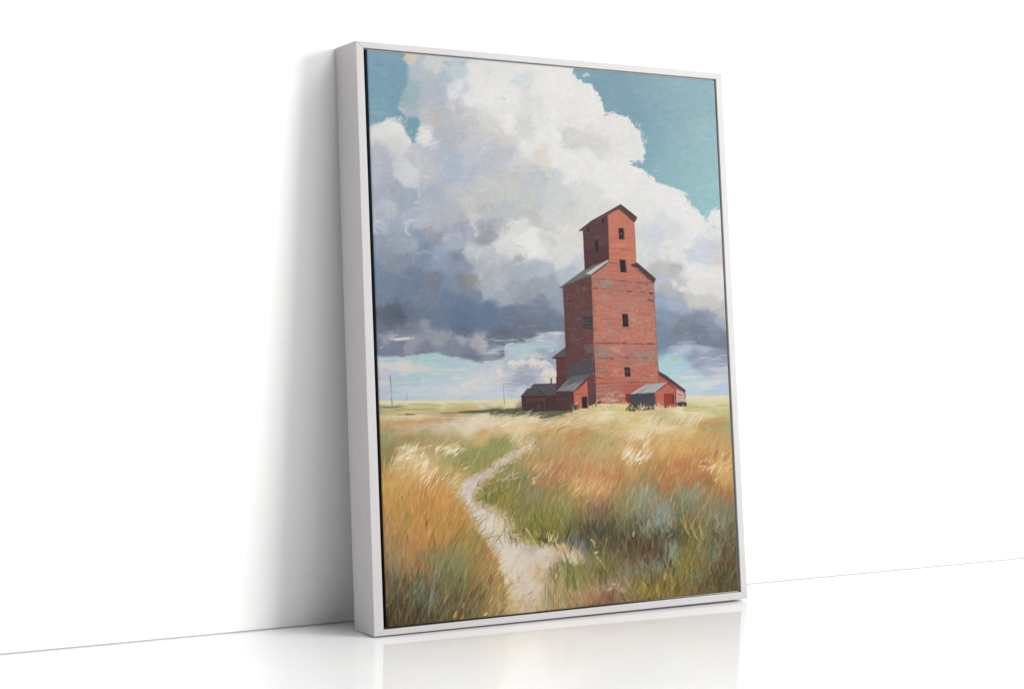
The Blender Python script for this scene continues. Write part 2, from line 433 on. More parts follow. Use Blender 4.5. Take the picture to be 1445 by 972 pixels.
# main cloud mass with a torn edge against the blue
left_blue = [(500, 50), (564, 50), (571, 76), (568, 84), (574, 92), (573, 108), (571, 122), (566, 138), (562, 152), (568, 163), (579, 165), (589, 168), (596, 180), (586, 188), (587, 200), (582, 201), (576, 190), (568, 176), (560, 169), (545, 169), (530, 175), (500, 182)]
right_blue = [(812, 88), (808, 100), (815, 112), (821, 118), (832, 119), (840, 128), (846, 136), (850, 150), (852, 160), (862, 160), (872, 163), (884, 167), (892, 175), (897, 180), (902, 188), (906, 203), (909, 215), (906, 227), (893, 229), (886, 231), (898, 236), (910, 242), (919, 248), (926, 257), (940, 261), (952, 266), (962, 273), (970, 281), (975, 291), (984, 297), (991, 306), (997, 313), (999, 304), (1003, 298), (1013, 296), (1040, 290), (1060, 60), (812, 60)]
IMG[:] = CLOUD
poly(left_blue, BLUE, soft=3.4, wob=3.0, ws=9, seed=41)
poly(right_blue, BLUE, soft=0.9, wob=1.8, ws=5, seed=51)
low_edge = [(500, 505), (533, 502.5), (552, 502.5), (570, 503), (590, 500), (612, 497), (622, 497.5), (640, 503), (655, 505.5), (668, 509), (680, 511), (695, 509), (708, 505), (712, 500), (711, 493), (713, 486), (722, 484), (742, 482), (738, 479), (752, 477), (765, 471), (780, 468), (800, 468), (860, 475), (925, 497), (945, 488), (965, 486), (985, 487), (1000, 490), (1040, 492), (1060, 600), (500, 600)]
poly(low_edge, LOW, soft=1.8, wob=1.3, ws=7, seed=61)
BASE = IMG.copy()

# brush strokes over the sky
gx = np.zeros_like(HGT); lum = BASE.mean(axis=2)
k = 4
gx = np.roll(lum, -k, 1) - np.roll(lum, k, 1); gy = np.roll(lum, -k, 0) - np.roll(lum, k, 0)
for n in range(7200):
    x = rng.uniform(512, 1036); y = rng.uniform(70, 562)
    u, v_ = to_r(x, y)
    if not (3 < u < NW - 4 and 3 < v_ < NH - 4): continue
    iu, iv = int(u), int(v_)
    c = IMG[iv, iu] * .35 + BASE[iv, iu] * .65
    g = math.hypot(gx[iv, iu], gy[iv, iu])
    if y > 492 or (y > 440 and rng.rand() < .7):
        ang = rng.normal(0.03, .12); L = rng.uniform(6, 20); w = rng.uniform(1.2, 3.2)
    elif g > 10:
        ang = math.atan2(gx[iv, iu], gy[iv, iu]) + rng.normal(0, .3); L = rng.uniform(4, 10); w = rng.uniform(1.3, 3)
    else:
        ang = 3.1 * float(vnoise(np.array([x]), np.array([y]), 38, 77)[0]) + rng.normal(0, .5); L = rng.uniform(6, 19); w = rng.uniform(2.4, 6.5)
    j = 4.2 if y < 440 else 5
    isblue = c[2] - c[0] > 40
    if isblue: j *= .7
    c = c + rng.normal(0, j) * 1.0 + rng.normal(0, 1.8, 3) + (rng.rand() < .06) * (not isblue) * np.array((9, 1, -13))
    stroke(arc(x - L / 2 * math.cos(ang), y + L / 2 * math.sin(ang), L, ang, rng.normal(0, .9), 3), w, w * rng.uniform(.6, 1), c, rng.uniform(.25, .6), br=.5)


def dabs(s, jit=1.0, wm=1.0, am=1.0, so=.35, si=.55):
    """explicit strokes: x, y, length, angle in degrees, bend in degrees, width, r, g, b, alpha"""
    for q in parse(s):
        x, y, L, a, bnd, w = [float(t) for t in q[:6]]
        w = w * wm * (1.0 if w < 1.25 else 1.45)
        stroke(arc(x, y, L, math.radians(a), math.radians(bnd), 5), w, w * .75, q[6:9], am * (float(q[9]) if len(q) > 9 else .85), br=.4, so=so, si=si)


# accents: warm touches, turquoise flecks, curled strokes
dabs("""572,78,22,-4,0,3,218,200,172,.8;568,84,10,5,0,1.5,220,196,160,.6;576,99,5,70,0,1.2,215,185,165,.6;609,99,13,85,10,2.5,222,216,200,.7;613,103,12,70,0,4,214,218,218,.8;
626,87,6,-20,80,3,120,170,186,.9;632,91,4,-60,0,2,120,170,186,.8;650,91,8,35,0,3,128,176,190,.9;660,88,5,10,0,1.5,140,184,196,.8;718,115,10,10,0,2,150,188,204,.8;722,116,7,60,0,2,140,184,200,.9;690,99,7,-70,0,1.4,225,200,175,.8;
690,104,5,80,0,1.3,222,202,180,.7;706,139,9,0,20,.9,150,165,165,.6;
597,172,10,25,0,2.5,190,182,172,.6;606,170,14,0,30,3,190,184,176,.6;595,152,8,-75,0,1,214,190,170,.6;
678,193,10,84,0,1,214,192,170,.55;682,194,9,84,0,1,214,192,170,.5;687,193,10,84,0,1,214,192,170,.5;692,190,8,80,0,1,214,194,174,.5;
698,176,22,-50,-30,2.2,215,198,178,.6;712,192,20,-60,-40,3,216,204,190,.7;718,206,7,90,-80,2.6,232,205,158,.9;700,205,12,40,-50,1.2,218,200,176,.6;
674,206,8,-90,0,5,176,186,206,.7;715,225,8,-10,0,3,190,198,214,.7;718,242,20,3,0,2.4,226,206,172,.7;707,247,9,15,0,2.2,226,206,170,.6;723,236,9,8,0,1.4,220,198,170,.5;
600,205,24,20,25,2.2,222,223,220,.85;606,211,12,28,0,1.4,224,224,222,.8;580,217,8,5,0,2.5,206,186,186,.7;665,237,16,-5,20,1.6,150,180,206,.6;
586,245,20,-80,-40,2,208,212,218,.8;590,268,14,-85,-30,1.4,206,212,220,.9;584,286,7,20,60,1.6,214,216,216,.9;599,287,5,95,0,3,214,186,168,.9;600,292,12,12,20,1.2,196,208,216,.7;
547,308,24,88,-15,3,196,202,210,.8;532,322,20,100,-60,2.6,192,204,214,.7;541,318,12,90,0,1.2,204,198,184,.6;
573,318,22,95,-90,1.6,196,204,216,.7;576,300,18,20,-50,1.5,192,200,214,.6;585,320,14,-5,30,1.2,206,206,208,.6;
640,270,6,60,0,2.4,214,196,176,.7;664,271,24,8,-20,1.6,208,212,208,.7;672,271,12,5,0,1.2,216,218,214,.7;686,298,6,20,0,3,222,202,176,.8;688,300,6,-60,0,1.6,222,200,172,.8;
668,300,24,-35,-30,2,206,208,204,.6;675,306,24,-55,-20,2,200,202,202,.5;690,288,26,-48,0,.9,164,172,188,.6;680,292,26,-48,0,.9,164,172,188,.5;674,297,22,-48,0,.9,164,172,188,.5;
565,337,30,-30,-60,3,168,174,184,.6;580,345,24,-60,-40,2,164,170,182,.5;612,350,20,30,30,5,168,178,196,.5;
656,352,26,8,-10,2.4,200,206,210,.8;650,356,18,15,0,1.6,208,212,214,.7;662,358,22,5,0,1.4,210,204,190,.6;690,353,7,65,0,1.8,212,196,166,.7;
660,398,9,40,0,3,160,142,138,.6;668,400,24,0,10,3,178,186,198,.7;
700,268,40,2,4,1.6,206,204,184,.6;690,270,30,3,0,1.6,206,206,190,.5;745,272,12,10,0,2,214,204,178,.7;752,280,8,80,0,3,220,206,168,.8;727,290,12,3,0,3,210,204,176,.7;745,297,14,60,0,4,208,204,184,.7;747,284,8,30,0,3,222,206,160,.8;
756,295,16,-48,15,2.2,228,206,168,.9;775,272,8,0,0,2,220,210,180,.6;810,300,5,0,0,2,222,212,176,.7;813,346,6,40,0,2,226,206,130,.85;818,340,5,80,0,2,224,210,160,.7;777,352,6,80,0,2,222,206,150,.8;774,358,8,10,0,2,218,200,160,.6;796,336,8,60,0,4,226,214,196,.7;
707,323,16,60,-20,3,216,212,200,.7;716,316,36,-2,-12,2.4,212,214,206,.8;728,347,10,-12,0,1,150,158,180,.7;738,352,8,-25,0,.9,196,190,180,.6;727,373,14,15,-10,2,224,224,222,.7;742,367,20,18,-20,2.4,228,227,224,.8;700,345,14,35,0,2,220,220,218,.8;
820,382,8,15,0,1.6,220,176,146,.8;793,380,6,0,0,1.4,214,204,184,.6;684,378,7,60,0,2,206,196,166,.6;738,404,6,60,0,2.4,198,178,146,.6;680,388,6,60,0,1.6,190,172,150,.5;
667,405,36,-10,15,5,172,180,194,.6;690,410,30,-15,0,5,170,178,192,.5""", wm=1.6, am=.55, so=1.5, si=.15)
dabs("""822,108,6,20,0,3,224,226,224,.85;826,104,7,-30,0,2,222,226,226,.8;830,124,4,70,0,2.2,224,226,224,.8;834,122,4,80,0,1.6,218,224,224,.7;845,140,8,-70,10,2,222,224,222,.8;850,156,6,95,0,2,214,222,222,.7;
851,163,7,10,0,1.6,100,160,180,.8;858,160,8,15,0,1.6,226,226,222,.8;874,164,8,-15,0,2,226,226,222,.9;886,168,5,-40,0,2,224,226,222,.8;900,178,5,40,0,1.6,214,222,224,.8;907,191,4,60,0,1.2,206,218,222,.7;
888,228,20,2,0,1.6,116,168,186,.8;893,232,12,-6,0,1.4,120,172,188,.7;921,241,9,-5,0,.9,206,220,224,.7;912,245,5,-60,0,1.6,120,172,190,.8;925,258,6,80,0,2,110,168,190,.9;930,262,28,-14,0,1.6,226,225,222,.9;944,265,6,20,0,1,140,184,198,.7;956,268,16,-28,-10,1.6,226,222,216,.9;
972,282,5,80,0,1.8,150,190,200,.8;974,288,4,20,0,1,150,190,200,.8;978,292,8,-60,0,1.4,216,222,222,.8;984,300,16,-50,0,1.8,224,224,222,.8;1005,320,5,-10,0,2,160,190,206,.7;995,322,7,-35,0,1.4,178,200,214,.5;
858,290,6,-10,0,1.6,224,208,186,.7;914,284,4,0,0,2,222,206,184,.7;950,400,7,-45,0,7,224,224,222,.85;958,410,9,35,0,6,222,222,220,.85;946,395,8,-30,0,4,220,221,220,.7;960,410,10,30,0,2,226,226,224,.7;
934,400,14,-5,0,2.4,196,188,172,.6;938,410,12,-8,0,2.4,194,184,166,.5;945,418,8,5,0,2,190,178,160,.5;1000,424,16,15,0,2.2,204,186,160,.6;1010,430,10,10,0,2,206,190,166,.6;1003,420,12,60,0,1.4,206,190,166,.5;
950,455,16,-8,0,1.6,168,152,138,.6;965,470,8,5,0,1.6,172,154,130,.6;985,476,9,35,0,2,176,160,134,.6;960,486,22,3,0,1.2,176,160,150,.6;995,491,14,-5,0,1.8,196,172,140,.7;946,508,16,14,0,2.4,206,176,130,.8;950,506,10,8,0,1.6,214,186,140,.7;
955,484,26,4,0,3,166,182,206,.7;975,489,30,-2,0,2.4,160,178,202,.7;985,518,14,0,0,1.2,196,178,152,.6;1000,520,28,3,0,1.6,206,206,204,.7;965,525,16,2,0,1.4,204,206,206,.7;
962,533,22,3,0,3.4,222,214,204,.85;956,534,14,0,0,1.6,206,210,210,.7;984,545,22,4,0,3,222,214,204,.8;996,540,28,2,0,2.2,214,212,208,.75;985,549,16,0,0,1.4,216,210,204,.7;940,551,30,0,0,1.2,200,210,218,.7;985,555,20,2,0,1.2,206,196,170,.7;
772,470,20,2,0,2.6,206,208,212,.8;755,471,18,4,0,1.8,200,204,210,.7;745,482,30,0,0,1.2,180,150,140,.6;730,462,34,4,-6,1.2,150,146,146,.6;742,468,36,3,0,1,150,140,134,.5;724,446,18,8,0,1.4,140,124,142,.6;728,436,14,25,0,1.2,134,122,142,.5;
650,470,28,-8,0,1.4,128,138,158,.5;700,473,30,-12,0,1.2,132,136,152,.5;640,478,40,-3,0,2,168,168,178,.7;660,486,30,-4,0,2,172,170,178,.7;545,440,12,10,20,2,88,92,114,.7;536,455,16,-6,0,2.6,88,92,116,.8;548,446,26,-4,0,5,86,92,114,.6;540,465,40,4,6,2,98,106,132,.7;
600,440,34,40,10,1.6,126,138,162,.6;608,432,26,50,0,1.4,128,140,162,.5;618,425,26,75,0,3,126,140,166,.5;
550,478,34,2,10,2.6,224,214,202,.8;557,480,20,10,0,2.6,228,218,204,.9;548,475,14,10,0,1.2,206,204,204,.7;536,491,5,20,0,1.6,206,190,160,.8;570,491,20,-2,0,1.2,150,140,156,.5;
674,505,32,0,14,6,112,120,146,.85;672,501,34,2,0,3,118,126,150,.8;650,501,30,-8,0,3,112,118,142,.8;664,508,20,-14,0,2,140,140,158,.6;620,499,26,-8,0,2.4,112,120,144,.8;585,498,30,4,0,2,114,120,146,.7;
700,490,22,4,0,2,196,192,190,.7;690,495,20,5,0,2,190,190,192,.6;715,487,4,0,0,1.6,206,196,172,.6;738,497,22,-4,0,1.4,206,186,164,.6;712,501,14,0,0,1.2,206,192,174,.6;
533,514,44,2,-4,3,216,208,198,.85;545,518,46,0,0,2.6,220,210,198,.8;575,516,24,-8,0,2,214,208,202,.7;592,521,38,-3,0,1.3,220,210,190,.7;540,525,34,1,0,3,190,192,206,.7;536,507,22,0,0,1.4,200,208,212,.6;
532,539,18,-2,0,3,220,210,198,.85;556,540,28,2,0,1.3,220,214,190,.7;594,539,4,10,0,2.2,224,218,210,.9;560,549,16,14,-20,1.6,214,206,202,.7;572,547,16,2,0,1.6,216,208,202,.7;572,556,36,1,0,2,216,208,206,.8;566,560,18,6,0,1.2,206,204,204,.6;
634,535,22,4,0,1.6,214,212,208,.8;638,533,12,8,0,2,222,216,208,.8;606,530,12,5,0,1.6,206,198,180,.7;610,505,14,12,0,1.4,200,200,180,.7;620,521,22,-2,0,1.2,206,206,200,.6;650,520,20,2,0,1.2,210,208,202,.6;645,513,26,4,0,1.4,200,196,184,.6;
622,548,6,10,0,2.4,226,196,140,.9;640,550,26,25,0,3,212,206,206,.7;650,546,20,28,0,2.6,222,212,204,.8;654,544,24,24,0,2,226,214,202,.8;625,552,40,10,0,2,206,206,210,.6;630,556,50,2,0,2,204,206,212,.7;600,565,14,0,0,1,210,208,204,.5;
690,534,10,50,-60,5,224,210,196,.9;694,538,16,40,60,3,216,208,202,.8;690,528,16,60,-30,3,206,206,208,.7;700,524,12,40,0,3,214,208,202,.7;704,530,7,80,50,3,226,212,198,.9;676,528,18,62,0,2.4,206,208,212,.6;670,540,20,15,0,1.4,214,200,178,.6;
716,513,11,-10,-60,5,222,212,202,.9;720,518,8,-10,0,3,224,212,200,.85;730,514,14,10,-40,4.5,224,210,198,.9;746,512,12,20,-60,6,226,214,200,.95;752,512,12,-10,0,5,222,210,198,.9;762,516,14,-20,-30,4,222,212,204,.85;766,520,16,-25,0,4,220,210,204,.8;765,529,18,15,-30,9,218,212,208,.9;770,534,16,-10,0,7,224,214,206,.85;
705,520,26,5,0,4,186,190,204,.6;712,541,32,0,0,4,152,158,180,.75;722,538,20,0,0,2.6,146,152,176,.7;740,527,22,-5,0,3,186,190,204,.6;738,529,8,35,0,1.4,222,196,140,.7;776,495,5,10,0,2.4,222,214,200,.9;755,504,16,8,0,3,146,158,186,.8;762,508,20,-8,0,4,150,162,188,.7;
700,548,36,-2,0,2,206,206,212,.7;716,546,12,12,0,1.2,212,196,160,.7;695,555,40,2,0,1.4,206,210,216,.6""", wm=1.25, am=.9, so=.8, si=.3)

for n in range(170):
    x = rng.uniform(528, 790) if n % 3 else rng.uniform(930, 1024)
    y = rng.uniform(505, 561) if x < 790 else rng.uniform(492, 554)
    c = np.array([(216, 209, 204), (222, 212, 200), (190, 194, 206), (222, 214, 198), (166, 202, 210), (166, 204, 208)][rng.randint(6)]) + rng.normal(0, 4)
    stroke(arc(x, y, rng.uniform(6, 26), rng.normal(.04, .07), rng.normal(0, .15), 3), rng.uniform(.9, 2.8), .8, c, rng.uniform(.25, .7), br=.6, so=.6, tip=.4)
for n in range(90):
    x = rng.uniform(676, 775); y = rng.uniform(478, 508)
    c = np.array([(172, 178, 196), (190, 194, 206), (168, 198, 206), (150, 158, 180), (204, 206, 210)][rng.randint(5)]) + rng.normal(0, 4)
    stroke(arc(x, y, rng.uniform(8, 26), rng.normal(.05, .08), 0, 3), rng.uniform(1, 3), .8, c, rng.uniform(.2, .5), br=.6, so=.8, si=.3, tip=.4)
for (x, y, L_, w_) in ((560, 517, 50, 7), (600, 521, 40, 4), (545, 542, 40, 5), (600, 550, 60, 4), (645, 551, 60, 7), (680, 541, 40, 6), (575, 558, 50, 3), (650, 522, 30, 3), (700, 556, 70, 4), (720, 528, 40, 6), (985, 533, 40, 5), (975, 545, 50, 4), (1005, 540, 30, 4), (700, 498, 26, 5), (760, 502, 30, 4)):
    for k_ in range(16):
        stroke(arc(x - L_ / 2 + rng.normal(0, L_ * .25), y + rng.normal(0, w_ * .4), rng.uniform(.3, .7) * L_, rng.normal(.03, .05), rng.normal(0, .2), 3), rng.uniform(1.4, 3), 1, np.array([(214, 210, 208), (220, 212, 202), (202, 204, 212)][rng.randint(3)]) + rng.normal(0, 3), rng.uniform(.15, .4), br=.6, so=1, si=.3, tip=.45)
for (x, y, rx, ry, n_) in ((722, 513, 7, 4.5, 22), (735, 512, 7, 4.5, 22), (752, 512, 9, 5.5, 44), (764, 515, 10, 4.5, 34), (774, 530, 13, 8, 80), (699, 527, 8, 6, 16), (773, 521, 8, 4, 12), (655, 546, 12, 3, 12)):
    for k_ in range(n_):
        t = rng.uniform(0, 6.28); r_ = math.sqrt(rng.rand())
        x1 = x + rx * r_ * math.cos(t); y1 = y + ry * r_ * math.sin(t)
        stroke(arc(x1, y1, rng.uniform(3, 7), rng.normal(.2, .6), rng.normal(0, 1), 3), rng.uniform(2, 4), 1.6, np.array((224, 215, 204)) + rng.normal(0, 5) - (10 if y1 > y else 0), .7)
# loaded-brush touches that model the lumps of the cloud
for n in range(1500):
    x = rng.uniform(518, 1030); y = rng.uniform(75, 470)
    u, v_ = to_r(x, y); iu, iv = int(u), int(v_)
    if not (4 < iu < NW - 5 and 4 < iv < NH - 5): continue
    c = BASE[iv, iu]
    if c[2] - c[0] > 38 and c[0] < 150 and y < 320: continue
    up = rng.rand() < .5
    ang = 2.2 * float(vnoise(np.array([x]), np.array([y]), 26, 177)[0]) + rng.normal(0, .35)
    c2 = c + (rng.uniform(4, 12) if up else -rng.uniform(3, 9)) + rng.normal(0, 2, 3)
    if up and c.mean() > 175 and rng.rand() < .2: c2 = c2 + np.array((4, 0, -8))
    stroke(arc(x, y, rng.uniform(5, 13), ang, rng.normal(0, 1.6), 4), rng.uniform(1.6, 4.5), rng.uniform(1, 3), c2, rng.uniform(.35, .7), br=.75, so=.7, si=.4)
for (cx_, cy_, r0, a0, a1, col_) in ((585, 322, 13, 60, 230, (196, 204, 214)), (535, 320, 9, 80, 220, (196, 204, 214)), (560, 352, 17, 30, 150, (168, 174, 186)), (660, 328, 12, -40, 60, (200, 202, 202)), (640, 345, 16, 30, 140, (186, 194, 204)), (735, 335, 28, 60, 170, (232, 231, 228)), (660, 145, 26, 70, 200, (228, 227, 225)), (668, 190, 34, 40, 130, (212, 212, 210)), (600, 262, 14, 50, 160, (200, 204, 210)), (640, 236, 18, 100, 220, (188, 196, 208)), (700, 390, 22, 80, 190, (192, 196, 202)), (770, 345, 18, 10, 100, (224, 223, 220)), (880, 205, 28, -30, 60, (230, 228, 224)), (950, 365, 28, 30, 120, (226, 225, 223)), (990, 395, 24, 40, 150, (228, 227, 224)), (830, 210, 26, 60, 140, (224, 222, 218)), (760, 230, 26, 60, 160, (226, 225, 223)), (560, 188, 24, 50, 140, (228, 227, 224)), (600, 372, 20, 60, 170, (158, 170, 190)), (690, 362, 16, 70, 180, (204, 208, 212))):
    for k_ in range(26):
        t = math.radians(rng.uniform(a0, a1)); rr_ = r0 * rng.normal(1, .07)
        x1 = cx_ + rr_ * math.cos(t); y1 = cy_ - rr_ * .85 * math.sin(t)
        stroke(arc(x1, y1, rng.uniform(4, 10), t + 1.57 + rng.normal(0, .3), rng.uniform(.3, 1.2), 3), rng.uniform(1.2, 3.4), 1.2, np.array(col_) + rng.normal(0, 4), rng.uniform(.25, .6), br=.8, so=.8, si=.3)
        stroke(arc(x1 * .82 + cx_ * .18, y1 * .82 + cy_ * .18, rng.uniform(4, 9), t + 1.57 + rng.normal(0, .4), .6, 3), rng.uniform(1.6, 3.4), 1.2, np.array(col_) - 9 + rng.normal(0, 4), rng.uniform(.12, .3), br=.8, so=.9, si=.3)
# ragged bright rims where cloud meets blue sky
RIM = [p for p in right_blue if p[0] < 1020 and p[1] > 95]
for k_ in range(len(RIM) - 1):
    (xa, ya), (xb, yb) = RIM[k_], RIM[k_ + 1]
    L = math.hypot(xb - xa, yb - ya); ang = math.atan2(ya - yb, xb - xa)
    for q_ in range(int(L / 1.6) + 1):
        t = rng.rand(); x1 = xa + (xb - xa) * t - rng.uniform(-1, 4); y1 = ya + (yb - ya) * t + rng.uniform(-1, 4)
        stroke(arc(x1, y1, rng.uniform(2, 6), ang + rng.normal(0, .6), rng.normal(0, 1), 3), rng.uniform(1, 2.6), .8, np.array((225, 224, 221)) + rng.normal(0, 4), .65)
    if rng.rand() < .5:
        stroke(arc(xa - 3, ya + 3, rng.uniform(2, 4), ang + rng.normal(0, .6), 0, 2), 1.1, .6, (150, 186, 198), .7)
for n in range(260):
    x = rng.uniform(818, 1018) if n % 4 else rng.uniform(518, 565); y = rng.uniform(95, 300) if n % 4 else rng.uniform(74, 165)
    c0 = at(BASE, x, y)
    if c0[2] - c0[0] < 36: continue
    c = c0.astype(np.float64) + np.array([(10, 8, 4), (14, 12, 2), (-8, -8, -4), (6, 10, 10), (16, 8, 0)][rng.randint(5)]) + rng.normal(0, 2, 3)
    stroke(arc(x, y, rng.uniform(8, 24), rng.normal(-.1, .5), rng.normal(0, .8), 3), rng.uniform(3, 7), rng.uniform(2, 4), c, rng.uniform(.25, .6), br=.8, so=1, si=.3)
# ---- ground
FAR_PTS = """550,568,222,210,162;538,568,222,210,162;562,568,222,210,162;600,568,216,205,152;588,568,216,205,152;612,568,216,205,152;650,567,211,202,152;638,567,211,202,152;662,567,211,202,152;700,568,222,208,158;722,573,226,206,152;550,577,168,166,118;538,577,168,166,118;562,577,168,166,118;600,573,196,190,135;588,573,196,190,135;612,573,196,190,135;560,583,202,186,108;548,583,202,186,108;572,583,202,186,108;600,580,190,178,115;588,580,190,178,115;612,580,190,178,115;650,580,206,180,116;638,580,206,180,116;662,580,206,180,116;700,581,104,112,82;730,580,92,102,78;765,585,90,98,75;650,583,160,150,100;638,583,160,150,100;662,583,160,150,100;545,590,206,196,150;533,590,206,196,150;557,590,206,196,150;580,588,220,202,156;568,588,220,202,156;592,588,220,202,156;620,590,192,162,116;608,590,192,162,116;632,590,192,162,116;660,588,216,192,152;648,588,216,192,152;672,588,216,192,152;545,597,196,152,100;533,597,196,152,100;557,597,196,152,100;580,596,206,152,96;568,596,206,152,96;592,596,206,152,96;640,597,216,196,166;628,597,216,196,166;652,597,216,196,166;560,602,202,168,112;548,602,202,168,112;572,602,202,168,112;600,603,206,182,146;588,603,206,182,146;612,603,206,182,146;660,600,222,206,176;648,600,222,206,176;672,600,222,206,176;550,608,155,156,106;600,610,165,156,106;640,606,190,180,136;700,595,223,200,158;688,595,223,200,158;712,595,223,200,158;730,600,226,200,152;718,600,226,200,152;742,600,226,200,152;680,592,228,212,186;668,592,228,212,186;692,592,228,212,186;745,592,228,206,166;733,592,228,206,166;757,592,228,206,166;760,600,216,186,126;748,600,216,186,126;772,600,216,186,126;545,620,150,148,100;575,625,150,132,80;550,640,138,118,68;600,625,168,140,82;640,620,176,150,92;680,615,202,166,96;700,612,206,176,116;670,640,148,142,84;690,630,134,140,82;710,625,137,142,78;770,610,196,162,102;800,600,206,177,122;788,600,206,177,122;812,600,206,177,122;850,590,225,206,156;830,583,211,191,131;880,590,215,196,131;900,582,210,191,121;950,590,210,191,131;990,585,215,201,141;978,585,215,201,141;1002,585,215,201,141;1010,572,215,201,151;998,572,215,201,151;1022,572,215,201,151;1020,580,190,181,111;1008,580,190,181,111;1032,580,190,181,111;980,578,196,186,116;968,578,196,186,116;992,578,196,186,116;1000,562,216,209,171;988,562,216,209,171;1012,562,216,209,171;960,582,228,211,164;940,597,180,171,111;928,597,180,171,111;952,597,180,171,111;1000,597,190,152,86;988,597,190,152,86;1012,597,190,152,86;1020,600,170,165,110;1008,600,170,165,110;1032,600,170,165,110;780,605,205,176,111;768,605,205,176,111;792,605,205,176,111;820,615,190,147,86;800,620,186,137,81;760,620,170,141,91;780,630,165,146,96;840,625,170,151,96;850,640,186,157,102;760,635,150,139,92;860,600,205,177,116;848,600,205,177,116;872,600,205,177,116;900,610,225,201,151;930,600,222,199,151;918,600,222,199,151;942,600,222,199,151;960,605,215,182,121;948,605,215,182,121;972,605,215,182,121;920,620,201,157,91;890,630,191,142,81;880,640,205,170,125;940,620,205,167,96;960,630,201,157,86;990,620,196,157,86;1010,610,190,152,91;1000,640,181,127,73;1020,630,190,152,91;620,567,224,214,172;580,567,226,214,172;670,566,222,212,170;720,566,224,212,165;975,560,220,212,172;1020,562,222,214,176;990,567,214,204,156;1015,575,210,200,150"""
